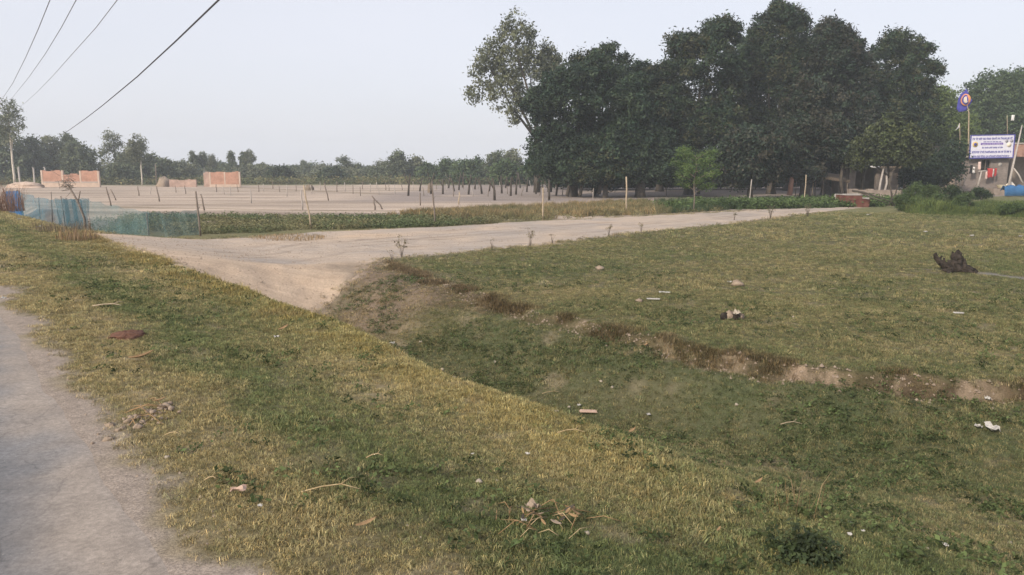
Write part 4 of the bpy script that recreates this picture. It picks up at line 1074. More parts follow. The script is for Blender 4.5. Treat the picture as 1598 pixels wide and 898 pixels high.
ROWPOSTS = [(-27.08, 82.02, 0.83),(-24.61, 79.67, 0.81),(-23.58, 82.02, 0.83),(-19.53, 73.35, 0.87),(-15.53, 73.35, 0.87),(-13.7, 67.96, 0.81),(-12.63, 71.46, 0.85),(-13.84, 84.52, 0.86),(-12.71, 87.17, 0.88),(-11.82, 90.0, 0.91),(-7.95, 67.96, 0.81),(-8.98, 90.0, 0.91),(-6.93, 79.67, 0.88),(-5.21, 66.33, 0.79),(-5.76, 90.0, 0.91),(-3.46, 66.33, 0.79),(-4.12, 93.01, 0.94),(-2.15, 66.33, 0.79),(-1.53, 90.0, 0.91),(-0.44, 73.35, 0.81),(0.87, 67.96, 0.81),(2.38, 96.23, 0.97),(2.5, 67.96, 0.75),(5.13, 87.17, 0.88),(-27.39, 71.46, 0.73),(-29.03, 79.67, 0.81),(-34.63, 77.45, 0.72),(-35.31, 73.35, 0.68)]
for i, (bx, by, tz) in enumerate(ROWPOSTS):
    post(bx, by, tz, .035, 'stake' if i % 3 else 'grey_stake', 'one of many thin straight stakes in the far rows of the bare field', 640 + i, (rnd.uniform(-.15, .15), 0), 'rows of thin straight stakes in the far field')
# bamboo pole by the far left scrub
post(-50.7, 107.38, 3.16, .07, 'stake', 'tall bare pole standing in front of the far scrub', 590)

# ---------------------------------------------------------------- netting fence along the left ditch
def net_panel(a, b, ha, hb, mat, name, seed, sag=.12, fold=.06):
    g = random.Random(seed); n, m = 26, 9
    grid = []
    for j in range(m):
        row = []
        for i in range(n + 1):
            k = i / n; v = j / (m - 1)
            x = a[0] + (b[0] - a[0]) * k; y = a[1] + (b[1] - a[1]) * k
            z0 = ground_z(x, y) - .03
            top = ha + (hb - ha) * k - sag * 4 * k * (1 - k) + .03 * math.sin(k * 23 + seed)
            w = fold * math.sin(k * 17 + seed + v * 2) + fold * .5 * math.sin(k * 41 + v * 5)
            row.append((x + w * .6, y + w, z0 + (top - z0) * v))
        grid.append(row)
    return grid
def netting():
    P0 = (-27.96, 42.41); P1 = (-19.77, 33.0); P2 = (-17.91, 31.6); P3 = (-12.54, 25.63); P4 = (-11.19, 26.66)
    root = empty('net_fence', (0, 0, 0), 0, 'sagging blue-green netting fence strung on sticks along the left ditch', 'net fence')
    for k, (a, b, ta, tb_, mat, sag) in enumerate((
            (P0, P1, 1.21, 1.04, 'net', .15), (P1, P2, 1.1, 1.18, 'net', .05),
            (P2, P3, 1.12, 0.94, 'netgreen', .05), (P3, P4, 0.94, 0.97, 'netgreen', .08))):
        mb = MB(); mb.sheet(net_panel(a, b, ta, tb_, M[mat], 'net', k, sag))
        mb.build('net_panel', M[mat], root)
    mb = MB(); mb.sheet(net_panel((P1[0] - .1, P1[1] - .12), (P1[0] + (P2[0] - P1[0]) * .95, P2[1] - .15), 1.12, 1.12, None, '', 9, .04, .1))
    mb.build('net_overlap', M['netdense'], root)
    for (a, h, lx, r) in ((P0, 1.5, 0, .03), (((P0[0] + P1[0]) / 2, (P0[1] + P1[1]) / 2), 1.35, .05, .025), (P1, 1.6, -.1, .03), (P3, 1.2, 0, .025), ((P0[0] * .25 + P1[0] * .75, P0[1] * .25 + P1[1] * .75), 1.7, .1, .022)):
        z0 = ground_z(*a); mb = MB()
        mb.tube([(a[0], a[1] + .04, z0 - .1), (a[0] + lx * .5, a[1] + .05, z0 + h * .5), (a[0] + lx, a[1] + .04, z0 + h)], [r, r, r * .8], 6)
        mb.build('net_stick', M['stake'], root)
    # the blue tarp piece at the far end
    a = (-29.5, 43.86); b = (-27.5, 41.94)
    mb = MB(); mb.sheet(net_panel(a, b, 1.13, 1.18, None, '', 4, .03, .08))
    o = mb.build('tarpaulin', M['tarp']); md = o.modifiers.new('thick', 'SOLIDIFY'); md.thickness = .01
    tag(o, 'saturated blue tarpaulin hung at the far end of the netting', 'tarpaulin')
    # leaning dark post with a bushy head
    x, y = (-17.74, 31.02); z0 = ground_z(x, y); zt = 1.8
    r_ = empty('leaning_branch', (x, y, z0), 0, 'dark forked branch with a tangled head leaning over the blue netting', 'branch post')
    mb = MB(); h = zt - z0
    mb.tube([(0, 0, -.1), (-.02, 0, h * .35), (-.22, 0, h * .65), (-.58, 0, h * .98)], [.05, .05, .045, .03], 6)
    mb.tube([(-.22, 0, h * .65), (-.15, .1, h * .85)], [.03, .02], 5); mb.build('stem', M['stake'], r_)
    g = random.Random(2); mb = MB()
    for k in range(46):
        c = (-.62 + g.gauss(0, .14), g.gauss(0, .14), h * 1.0 + g.gauss(0, .13)); d = Vector((g.gauss(0, 1), g.gauss(0, 1), g.gauss(0, .7))).normalized() * .2
        mb.tube([(c[0] - d.x, c[1] - d.y, c[2] - d.z), (c[0] + .03, c[1], c[2]), (c[0] + d.x, c[1] + d.y, c[2] + d.z)], [.008, .01, .004], 4)
    mb.build('twig_tangle', M['stake'], r_)
netting()

def tuft(name, label, x, y, h, rad, n, col, mat, seed, group=None, lw=.012, cat='grass tuft', lean=.45):
    """a tuft whose blades rise from one root"""
    g = np.random.default_rng(seed)
    me = blade_clump(name, n, h, lw, rad, lean, seed, None).data
    a = me.attributes['tint']; c = np.ones(len(me.vertices) * 4, np.float32); a.data.foreach_get('color', c)
    c = c.reshape(-1, 4); c[:, :3] *= np.array(col)
    b = me.attributes.new('col', 'FLOAT_COLOR', 'POINT'); b.data.foreach_set('color', c.ravel())
    me.materials.clear(); me.materials.append(M[mat])
    o = link(name, me, None, None, (x, y, ground_z(x, y)))
    return tag(o, label, cat, group)
x_, y_ = (-11.62, 19.92)
tuft('dry_grass_tuft', 'orange-brown dry grass tuft on the verge beside the netting', x_, y_, .40, .5, 260, (0.25, 0.18, 0.11), 'leaf', 41)
x_, y_ = (-13.97, 23.1)
tuft('dry_grass_tuft', 'dark dead weeds at the foot of the blue netting', x_, y_, .40, .8, 260, (0.15, 0.12, 0.085), 'leaf', 42)
x_, y_ = (-23.21, 34.08)
tuft('dry_grass_tuft', 'reddish dry stalks at the extreme left before the blue tarpaulin', x_, y_, 1.5, .9, 320, (0.24, 0.15, 0.11), 'leaf', 43, lw=.02)
x_, y_ = (1.39, 3.42)
o = link('leafy_clump', crown_mesh('leafy_clump', [(0, 0, .05, .16, .13, .07), (.1, -.02, .03, .10, .1, .05)], 70, 16, .035, .018, .05, [(0.05, 0.07, 0.032), (0.075, 0.095, 0.045), (0.04, 0.055, 0.028)], 44, M['leaf'], inner=.3, up=.8, zmin=0.0), None, None, (x_, y_, ground_z(x_, y_))); tag(o, 'dark green leafy clump in the grass at the lower right', 'plant')
x_, y_ = (1.66, 4.07)
tuft('dry_grass_tuft', 'thin upright orange stalks in the ditch at the lower right', x_, y_, .34, .14, 22, (0.24, 0.175, 0.10), 'leaf', 45, lw=.004, lean=.5)
x_, y_ = (-7.76, 25.81)
tuft('dry_grass_tuft', 'low tawny grass on the sand beside the pale leaning post', x_, y_, .16, 1.3, 900, (0.27, 0.20, 0.11), 'leaf', 46, lw=.012, lean=.7)

def weed(label, x, y, h, seed, col=(0.23, 0.20, 0.12), n=7, group='dry weeds along the near edge of the track'):
    g = random.Random(seed); mb = MB(); lobes = []
    for k in range(n):
        a = g.uniform(0, 6.28); ln = g.uniform(.1, .32) * h; hh = h * g.uniform(.6, 1)
        e = (math.cos(a) * ln, math.sin(a) * ln, hh)
        mb.tube([(g.uniform(-.03, .03), g.uniform(-.03, .03), -.03), (e[0] * .4, e[1] * .4, hh * .5), e], [.006, .004, .002], 4)
        for q in (.35, .55, .75, 1): lobes.append((e[0] * q, e[1] * q, hh * q, .035, .035, .05))
    root = empty('dry_weed', (x, y, ground_z(x, y)), 0, label, 'weed', group)
    mb.build('stem', M['stake'], root)
    link('leaves', crown_mesh('leaves', lobes, 60, 4, .055, .022, .05, [col, tuple(q * .7 for q in col)], seed, M['leaf'], inner=.5), root)
for i, (x, y, h, l) in enumerate([
(-2.96, 19.88, 0.62, 'tallest wispy weed, at the tip where the meadow meets the track'),
(-3.06, 18.88, 0.26, 'squat brownish weed at the very tip of the meadow'),
(-0.6, 22.26, 0.27, 'small weed with three stiff stems on the track edge'),
(0.56, 23.16, 0.52, 'slender weed with a single tall stem on the track edge'),
(1.31, 24.13, 0.29, 'thin weed right of the slender tall one'),
(3.45, 26.55, 0.39, 'faint weed midway along the track edge'),
(4.85, 28.03, 0.39, 'pair of thin weed stems in front of the track'),
(10.61, 35.64, 0.37, 'low weed at the bend of the track'),
(12.67, 36.65, 0.66, 'bushy grey-brown weed where track and meadow meet the grove'),
(15.25, 38.57, 0.66, 'dark bushy weed near the bare earth patch')]):
    weed(l, x, y, max(.25, h), 600 + i, (0.16, 0.15, 0.09) if i > 6 else (0.25, 0.215, 0.13), 7 if i < 8 else 14)

# ---------------------------------------------------------------- brick walls across the field
def ragged_wall(mb, x0, x1, y, z0, z1, th, seed, mi=0, teeth=True):
    """a wall body whose top course breaks off in brick-sized steps"""
    g = random.Random(seed)
    mb.box(((x0 + x1) / 2, y, (z0 + z1) / 2), (x1 - x0, th, z1 - z0), mi=mi)
    if teeth:
        x = x0
        while x < x1 - .3:
            w = g.choice((.24, .48, .72, .96))
            w = min(w, x1 - x)
            if g.random() < .55:
                hh = .075 * g.choice((1, 1, 2))
                mb.box((x + w / 2, y, z1 + hh / 2 + .001), (w - .012, th - .02, hh), mi=mi)
            x += w
YB = 103.0
def brick_wall_left():
    r = empty('brick_wall', (-60.35, YB, 0), 0, 'unfinished orange brick wall in three bays with a lower middle bay, left end of the field', 'brick wall', 'unfinished brick walls')
    ox = -60.35
    xs = (-64.21, -61.4, -58.95, -56.5)
    tops = (2.13, 1.66, 2.07)
    for k in range(3):
        mb = MB(); ragged_wall(mb, xs[k] - ox + .12, xs[k + 1] - ox - .12, 0, .72, tops[k], .24, 10 + k)
        mb.build('wall_panel', M['brick'], r)
        mb = MB(); mb.box(((xs[k] + xs[k + 1]) / 2 - ox, -.01, .22), (xs[k + 1] - xs[k] - .26, .27, .8)); mb.build('plinth', M['plaster'], r)
        mb = MB(); mb.box(((xs[k] + xs[k + 1]) / 2 - ox, -.03, .67), (xs[k + 1] - xs[k] - .25, .34, .11)); mb.build('tie_beam', M['concrete'], r)
    for k, x in enumerate(xs):
        t = max(tops[max(0, k - 1)], tops[min(2, k)]) + .12
        mb = MB(); mb.box((x - ox, 0, t / 2 - .1), (.23, .31, t + .2)); mb.build('pillar', M['plaster'], r)
brick_wall_left()
def brick_wall_right():
    ox = -41.96
    r = empty('brick_wall', (ox, YB, 0), 0, 'unfinished orange brick room, taller right half and a low wall running left, centre left of the field', 'brick wall', 'unfinished brick walls')
    x0, x1, x2, x3, x4 = -46.86 - ox, -43.18 - ox, -42.48 - ox, -41.26 - ox, -37.23 - ox
    zl, zh = 0.92, 1.98
    mb = MB(); ragged_wall(mb, x0, x1, 0, -.1, zl, .24, 21); mb.build('low_wall', M['redbrick'], r)
    mb = MB(); ragged_wall(mb, x2, x3, 1.6, -.1, zh - .25, .24, 22); mb.build('wall_panel', M['redbrick'], r)
    xm = (x3 + x4) / 2
    for k, (a, b) in enumerate(((x3 + .1, xm - .08), (xm + .08, x4 - .12))):
        mb = MB(); ragged_wall(mb, a, b, 0, .35, zh, .24, 23 + k); mb.build('wall_panel', M['brick'], r)
        mb = MB(); mb.box(((a + b) / 2, -.02, .12), (b - a, .28, .46)); mb.build('plinth', M['plaster'], r)
    for x in (x3, xm, x4):
        mb = MB(); mb.box((x, -.005, zh / 2), (.18, .27, zh + .12)); mb.build('pillar', M['plaster'], r)
    mb = MB(); ragged_wall(mb, x1 + .05, x2 + .3, 2.4, -.1, 1.9, .2, 28); mb.build('rear_wall', M['redbrick'], r)
brick_wall_right()
def heap(name, label, cat, x, y, rx, ry, h, mat, seed, group=None, lump=.25, seg=18, rings=8):
    g = np.random.default_rng(seed)
    vs, fs = [], []
    for i in range(rings + 1):
        v = i / rings; rr = math.cos(v * math.pi / 2) ** .8 if i < rings else 0.0
        for k in range(seg):
            a = 2 * math.pi * k / seg
            q = 1 + lump * (vnoise(np.array([math.cos(a) * 2 + seed]), np.array([math.sin(a) * 2 + v * 3]), .6, seed)[0] - .5) * 2
            px, py = rx * rr * q * math.cos(a), ry * rr * q * math.sin(a)
            vs.append((px, py, h * math.sin(v * math.pi / 2) * (1 + lump * g.uniform(-.5, .5)) - (.06 * h + .02 if i == 0 else 0)))
    for i in range(rings):
        for k in range(seg):
            fs.append((i * seg + k, i * seg + (k + 1) % seg, (i + 1) * seg + (k + 1) % seg, (i + 1) * seg + k))
    o = link(name, mesh_np(name, vs, fs, None, True, M[mat]), None, None, (x, y, ground_z(x, y)))
    return tag(o, label, cat, group)
heap('rubble_heap', 'dark heap of soil and brick at the left of the second brick wall', 'heap', -48.11, 104, .95, 1, 1.35, 'clod', 51)
heap('rubble_heap', 'pale pile of sand and rubble left of the first brick wall', 'heap', -63.42, 98, 2.3, 1.2, .75, 'plaster', 52)
heap('haystack', 'small dark haystack far out in the bare field', 'haystack', -23.49, 87.17, .5, .5, .62, 'thatch', 53)
heap('stalk_bundle', 'dark upright bundle of stalks in the field near the old orchard', 'stalk bundle', -8.46, 77.45, .27, .27, 1.0, 'thatch', 54, rings=6)
for k, (px, h) in enumerate(((-68.67, 2.4), (-68.97, 2.6), (-67.25, 2.5), (-65.99, 2.6))):
    mb = MB(); mb.box((0, 0, h / 2 - .1), (.16, .16, h + .2), tilt=(0, .02 * (k - 1)))
    mb.box((0, 0, h + .08), (.20, .20, .1))
    tag(mb.build('concrete_post', M['concrete'], None, (px, 105 + k * .5, 0)), ('first', 'second', 'third', 'fourth')[k] + ' bare grey concrete post from the left beside the first brick wall', 'concrete post', 'concrete posts beside the first brick wall')

# ---------------------------------------------------------------- brick hut with signboard at the right
YH = 72.0
def hut():
    x0, x1 = 43.11, 47.33
    cx = (x0 + x1) / 2; zr = 3.49
    r = empty('brick_hut', (cx, YH, 0), 0, 'small greyish brick hut with a dark window under a painted signboard', 'hut')
    hw = (x1 - x0) / 2
    wx0, wx1, wz0, wz1 = 44.7 - cx, 45.62 - cx, 2.29, 3.25
    mb = MB()
    mb.box(((-hw + wx0) / 2, .12, zr / 2), (wx0 + hw, .24, zr)); mb.box(((hw + wx1) / 2, .12, zr / 2), (hw - wx1, .24, zr))
    mb.box(((wx0 + wx1) / 2, .12, wz0 / 2), (wx1 - wx0, .236, wz0)); mb.box(((wx0 + wx1) / 2, .12, (wz1 + zr) / 2), (wx1 - wx0, .236, zr - wz1))
    mb.box((-hw + .12, 2.7, zr / 2), (.24, 4.9, zr)); mb.box((hw - .12, 2.7, zr / 2), (.24, 4.9, zr)); mb.box((0, 5.3, zr / 2), (2 * hw, .24, zr))
    mb.build('wall', M['housebrick'], r)
    mb = MB(); mb.box((0, 2.6, zr + .07), (2 * hw + .5, 6.0, .14)); mb.build('roof', M['concrete'], r)
    w = MB(); w.box(((wx0 + wx1) / 2, .22, (wz0 + wz1) / 2), (wx1 - wx0 - .01, .02, wz1 - wz0 - .01)); wo_ = w.build('window', M['dark'], r)
    w = MB()
    for q in (.0, .5, 1.0): w.box((wx0 + .03 + (wx1 - wx0 - .06) * q, .06, (wz0 + wz1) / 2), (.05, .07, wz1 - wz0 - .01))
    w.build('window_frame', M['stake'], wo_)
    mb = MB(); mb.box((0, -.35, .18), (2 * hw + .6, .7, .36)); mb.build('plinth', M['mud'], r)
    mb = MB()
    for k in range(4): mb.box((-hw - .12 + k * .02, -.45, .36 + .22 * k + .11), (1.35 - k * .18, .5 - .03 * k, .215))
    o = mb.build('brick_stack', M['housebrick'], None, (cx, YH - .35, 0)); tag(o, 'low stepped stack of bricks at the left corner of the hut', 'brick stack')
    # dark lean-to behind the left corner
    mb = MB(); mb.box((42.86 - cx, 3.2, 4.67 / 2), (.75, 4.0, 4.67)); mb.build('side_wall', M['mud'], r)
    mb = MB(); mb.tube([(46.53 - cx, -.02, 2.83), (46.53 - cx, .02, 2.83)], .19, 14); mb.build('wall_plate', M['concrete'], r)
hut()
def side_house():
    x0 = 48.96; r = empty('side_house', (x0 + 3.2, 74, 0), 0, 'open-fronted dark shed with a rust red fascia right of the hut', 'shed')
    mb = MB(); mb.box((0, 3.2, 4.76 / 2), (6.4, .2, 4.76)); mb.box((-3.1, 1.6, 3.53 / 2), (.2, 3.1, 3.53)); mb.box((3.1, 1.6, 3.53 / 2), (.2, 3.1, 3.53)); mb.build('wall', M['mud'], r)
    mb = MB(); mb.box((0, -.05, (4.76 + 3.59) / 2), (6.5, .14, 4.76 - 3.59)); mb.build('fascia', M['rust'], r)
    mb = MB(); mb.box((0, 1.7, 4.82 + .06), (6.8, 3.8, .12)); mb.build('roof', M['concrete'], r)
    mb = MB(); mb.box((0, 1.0, .2), (6.0, 1.8, .4)); mb.build('floor_slab', M['mud'], r)
side_house()
def signboard():
    A, B = 43.17, 47.37; z0, z1 = 3.4, 5.6
    cx, cz = (A + B) / 2, (z0 + z1) / 2; w, h = B - A, z1 - z0
    r = empty('signboard', (cx, 71.5, z0), 0, 'large lilac-white painted signboard with violet lettering on the hut roof edge', 'signboard')
    r.rotation_euler = (0, R(-1.0), 0)
    mb = MB(); mb.box((0, 0, h / 2), (w, .06, h)); mb.build('board', M['signwhite'], r)
    mb = MB()
    for s in (-1, 1): mb.box((s * (w / 2 - .05), -.035, h / 2), (.10, .05, h)); mb.box((0, -.036, h / 2 + s * (h / 2 - .04)), (w - .2, .05, .08))
    mb.build('frame', M['signink'], r)
    g = random.Random(12)
    def row(z, hgt, xa, xb, mat, y=-.034, gap=.05):
        mb = MB(); x = xa
        while x < xb:
            L = g.uniform(.14, .42); L = min(L, xb - x)
            mb.box((x + L / 2, y, z + hgt * .5), (L, .012, hgt * .16))            # head line the letters hang from
            q = x + .03
            while q < x + L - .02:
                k = g.random()
                mb.box((q, y - .001, z + hgt * .18), (hgt * .2, .012, hgt * .66))
                if k < .5: mb.box((q + hgt * .16, y - .002, z + hgt * g.uniform(0, .3)), (hgt * .3, .012, hgt * .14))
                if k > .7: mb.box((q + hgt * .1, y - .002, z + hgt * .66), (hgt * .16, .012, hgt * .14), tilt=(0, .6))
                q += hgt * g.uniform(.36, .5)
            x += L + gap
        o = mb.build('lettering', M[mat], r); o['kind'] = 'stuff'; return o
    row(h * .80, .26, -w / 2 + .22, w / 2 - .22, 'signink')
    mb = MB(); mb.box((-.02, -.036, h * .615), (w * .50, .014, .19)); mb.build('band', M['signpurple'], r)
    row(h * .595, .08, -w * .23, w * .21, 'signwhite', -.046)
    row(h * .69, .11, -w * .2, w * .2, 'signink')
    row(h * .43, .19, -w * .22, w * .24, 'signink'); row(h * .24, .27, -w / 2 + .25, w / 2 - .3, 'signink'); row(h * .055, .25, -w / 2 + .3, w / 2 - .35, 'signink')
    mb = MB(); mb.tube([(-w * .38, -.034, h * .60), (-w * .38, -.05, h * .60)], .26, 20); mb.build('emblem', M['signyellow'], r)
    mb = MB(); mb.tube([(-w * .38, -.0505, h * .60), (-w * .38, -.056, h * .60)], .15, 16); mb.build('emblem_ring', M['signink'], r)
    for k, (dx, dz) in enumerate(((.32, .72), (.43, .72), (.38, .56))):
        mb = MB(); mb.tube([(w * dx, -.034, h * dz), (w * dx, -.05, h * dz)], .15 if k < 2 else .22, 16); mb.build('portrait', M['signgrey' if k < 2 else 'cream'], r)
    mb = MB()
    for s in (-.42, .42): mb.box((s * w, .09, h / 2 - .1), (.07, .07, h + .1)); mb.tube([(s * w, .1, h * .8), (s * w, 1.2, .1)], .03, 5)
    mb.build('support', M['stake'], r)
signboard()
def cloth(name, label, cat, x, z, w, h, y, mat, seed, group=None):
    g = random.Random(seed); grid = []
    for j in range(7):
        v = j / 6; row = []
        for i in range(7):
            u = i / 6 - .5
            row.append((u * w * (1 - .12 * math.sin(v * 3)) + .02 * g.uniform(-1, 1), .04 * math.sin(u * 14 + v * 2 + seed), -v * h * (1 + .08 * math.sin(u * 9 + seed))))
        grid.append(row)
    mb = MB(); mb.sheet(grid); o = mb.build(name, M[mat], None, (x, y, z)); md = o.modifiers.new('thick', 'SOLIDIFY'); md.thickness = .015
    return tag(o, label, cat, group)
for k, (px, pz, w, h, m, l) in enumerate([
(43.35,2.77,0.276,0.797,'black','black garment hanging left of the hut window'),
(43.63,2.59,0.184,0.552,'white','narrow white garment hanging beside the black one'),
(44.14,3.07,0.245,0.736,'pinkcloth','pale garment hanging at the left jamb of the window'),
(45.2,2.47,0.521,0.858,'red','wide red cloth hanging under the hut window'),
(45.72,2.47,0.215,0.736,'red','narrow red cloth right of the wide one'),
(44.9,2.17,0.215,0.674,'pinkcloth','pale pink cloth hanging low left of the wide red one'),
(45.51,2.41,0.092,0.736,'white','thin white strip of cloth between the two red ones')]):
    cloth('garment', l, 'garment', px, pz, w, h, 71.25 + .02 * k, m, k, 'washing hung on the front of the hut')
mb = MB(); mb.tube([(43.23, 71.3, 2.8), (44.44, 71.32, 2.53), (45.96, 71.3, 2.53)], .012, 4)
tag(mb.build('clothes_line', M['wire']), 'thin line carrying the washing across the hut front', 'clothes line')
mb = MB(); mb.tube([(42.05, 68, 0.52), (42.2, 68, 1.38), (42.34, 68, 2.24)], [.09, .08, .06], 6); mb.tube([(42.06, 68, 2.18), (42.75, 68, 2.24)], .06, 5)
tag(mb.build('wooden_prop', M['grey_stake']), 'leaning forked wooden prop in front of the washing', 'prop')
def pole(name, label, pts, rad, mat, cat='pole', group=None):
    mb = MB(); mb.tube(pts, rad, 6); return tag(mb.build(name, M[mat]), label, cat, group)
pole('leaning_pole', 'long bamboo pole leaning against the shed at the right edge', [(45.57, 69, 0.9), (46.15, 69.6, 2.53), (46.94, 70.4, 4.52), (47.56, 71, 6.42)], [.11, .10, .08, .05], 'grey_stake')
pole('leaning_pole', 'short branch leaning against the long bamboo pole', [(46.84, 69, 1.13), (46.54, 69.3, 1.94), (46.2, 69.5, 2.47)], [.08, .07, .06], 'grey_stake')
# flags
def flag_pole(px_pts, rad, label, name='flagpole'):
    return pole(name, label, px_pts, rad, 'pale_stake', 'flagpole')
flag_pole([(43.01, 71.3, 3.48), (42.83, 71.3, 5.62), (42.67, 71.3, 7.61), (42.38, 71.3, 8.43), (41.93, 71.3, 9.12)], [.06, .055, .05, .035, .02], 'bent bamboo pole at the left edge of the signboard carrying the blue flag')
def blue_flag():
    cx, cz = 42.17, 8.72; w, h = 1.41, 2.146
    r = empty('blue_flag', (cx, 71.3, cz), 0, 'violet-blue hanging flag with a round orange and white emblem above the signboard', 'flag')
    out = [(.06, .5), (.30, .16), (.5, .0), (.38, -.22), (.12, -.46), (-.28, -.5), (-.46, -.36), (-.42, .05), (-.30, .28), (-.02, .40)]
    def disc(pts, yoff, name, mat):
        mb = MB(); vs = [(0, yoff, 0)]; fs = []; R_ = 5
        for q in range(1, R_ + 1):
            for (a, b) in pts: vs.append((a * w * q / R_, yoff + .07 * math.sin(a * 9 + b * 4) * (q / R_) , b * h * q / R_))
        n = len(pts)
        for k in range(n): fs.append((0, 1 + (k + 1) % n, 1 + k))
        for q in range(R_ - 1):
            for k in range(n):
                a = 1 + q * n; fs.append((a + k, a + (k + 1) % n, a + n + (k + 1) % n, a + n + k))
        mb.add(vs, fs, 0, True); o = mb.build(name, M[mat], r); md = o.modifiers.new('thick', 'SOLIDIFY'); md.thickness = .012; return o
    disc(out, 0, 'cloth', 'flagblue')
    circ = lambda k, e: [(.03 + k * math.cos(t * .3142) * 1.25, .02 + k * e * math.sin(t * .3142)) for t in range(20)]
    disc(circ(.27, .95), -.075, 'emblem_ring', 'orange'); disc(circ(.22, .95), -.10, 'emblem_field', 'flagblue'); disc(circ(.15, .95), -.125, 'emblem_centre', 'cream')
blue_flag()
flag_pole([(43.74, 74, 4.39), (43.6, 74, 5.86), (43.48, 74, 6.84)], [.04, .035, .02], 'thin pole with a small white pennant left of the signboard')
mb = MB(); a = (43.48, 74, 6.84); b = (43.52, 74, 6.41); c = (43.14, 74, 6.11)
mb.add([a, b, c, ((a[0] + c[0]) / 2, a[1] - .1, (a[2] + c[2]) / 2)], [(0, 3, 1), (3, 2, 1)]); o = mb.build('white_pennant', M['white']); o.modifiers.new('thick', 'SOLIDIFY').thickness = .012
tag(o, 'small limp white pennant on the thin pole left of the signboard', 'flag')
flag_pole([(48.24, 74, 5.62), (48.14, 74, 6.59), (48.01, 74, 7.57)], [.035, .03, .02], 'thin pole on the hut roof above the right end of the signboard')
cloth('small_flag', 'tiny pale blue and white flag above the right end of the signboard', 'flag', 48.55, 7.57, 0.318, 0.509, 73.95, 'white', 5)
cloth('white_cloth', 'crumpled white cloth hanging between trees left of the hut roof', 'cloth', 41.7, 4.63, 0.495, 0.371, 72, 'white', 8)
# basin, sacks and blue sheet
mb = MB(); prof = [(.30, 0), (.42, .12), (.5, .3), (.52, .32), (.46, .30), (.38, .12), (.0, .06)]
n = 18; vs = [(a * math.cos(2 * math.pi * k / n), a * math.sin(2 * math.pi * k / n), b) for a, b in prof for k in range(n)]
fs = [(i * n + k, i * n + (k + 1) % n, (i + 1) * n + (k + 1) % n, (i + 1) * n + k) for i in range(len(prof) - 1) for k in range(n)]
mb.add(vs, fs, 0, True); tag(mb.build('basin', M['basin'], None, (45.66, 70, .62)), 'cream round basin on the ledge in front of the shed', 'basin')
heap('sack_pile', 'pale sacks piled right of the cream basin', 'sacks', 46.51, 70.2, .55, .4, 1.15, 'cream', 61, lump=.2)
mb = MB(); mb.box((0, 0, .3), (2.6, .9, .6)); tag(mb.build('ledge', M['mud'], None, (46.02, 70.2, 0)), 'low mud ledge in front of the shed carrying the cream basin', 'ledge')
g = random.Random(4); grid = [[(i * .22, j * .12 * 1.0, .55 + .35 * math.sin(j * .55) + .10 * math.sin(i * 1.7 + j) + g.uniform(-.04, .04) if j > 0 else .02) for i in range(13)] for j in range(7)]
mb = MB(); mb.sheet(grid); o = mb.build('blue_sheet', M['tarp'], None, (43.33, 66, 0.05)); o.modifiers.new('thick', 'SOLIDIFY').thickness = .02
tag(o, 'blue plastic sheet draped low before the shed at the right edge', 'tarpaulin')
for k, (a, b) in enumerate((((40.11, 68, 0.8), (39.93, 68, 2.12)), ((40.51, 68, 0.8), (40.35, 68, 1.95)), ((40.8, 68, 0.86), (40.83, 68, 1.72)))):
    mb = MB(); mb.tube([a, tuple((a[i] + b[i]) / 2 + (.05 if i == 0 else 0) for i in range(3)), b], [.05, .045, .03], 5)
    mb.tube([tuple(a[i] * .4 + b[i] * .6 for i in range(3)), (b[0] + .18, b[1], b[2] - .1)], [.03, .02], 4)
    tag(mb.build('fence_stick', M['grey_stake']), ('left', 'middle', 'right')[k] + ' one of three rough sticks upright before the left corner of the hut', 'stick', 'sticks before the left corner of the hut')

# ---------------------------------------------------------------- mud hut and bits under the grove
def mud_hut():
    cx = 32.65; r = empty('mud_hut', (cx, 67, 0), 0, 'low dark mud hut with a pale sheet edge on its roof under the grove', 'hut')
    a = lambda px: (px - 1372) * 67 / 1163 / 1.0
    zt = 2.46
    mb = MB(); mb.box((a(1331), .15, zt / 2), (a(1336) - a(1326), .3, zt)); mb.box(((a(1368) + a(1402)) / 2, .2, zt / 2), (a(1402) - a(1368), .3, zt)); mb.box((a(1418), .2, zt / 2), (.6, .3, zt))
    mb.box((a(1372), 3.2, zt / 2), (a(1422) - a(1326), .3, zt)); mb.box((a(1326), 1.7, zt / 2), (.3, 2.7, zt)); mb.build('wall', M['mud'], r)
    mb = MB(); mb.box((a(1372), 1.5, zt + .09), (a(1426) - a(1320), 4.0, .18)); mb.build('roof', M['thatch'], r)
    g = random.Random(3); grid = [[(a(1334) + i * .21, -.55 - .02 * j + g.uniform(-.03, .03), zt + .22 - j * .09 - .04 * math.sin(i * .9)) for i in range(10)] for j in range(3)]
    mb = MB(); mb.sheet(grid); o = mb.build('roof_sheet', M['white'], r); o.modifiers.new('thick', 'SOLIDIFY').thickness = .015
mud_hut()
mb = MB(); ragged_wall(mb, -2.1, 2.0, 0, -.1, .78, .35, 71); tag(mb.build('mud_wall', M['mud'], None, (28.5, 59, 0)), 'low grey mud wall in front of the dark hut under the grove', 'wall')
def thatch_shelter():
    x, y = 27.16, 64
    r = empty('thatched_shelter', (x, y, 0), 0, 'slanting brown thatched shelter on thin poles under the grove', 'shelter')
    mb = MB(); mb.box((0, 0, 1.75), (2.3, 2.0, .14), tilt=(.25, .12), jit=.05); mb.build('thatch', M['thatch'], r)
    for dx in (-1, 1):
        for dy in (-.8, .8):
            mb = MB(); mb.tube([(dx, dy, -.1), (dx * 1.02, dy, 1.6 + .2 * (dy > 0))], .05, 5); mb.build('post', M['stake'], r)
thatch_shelter()
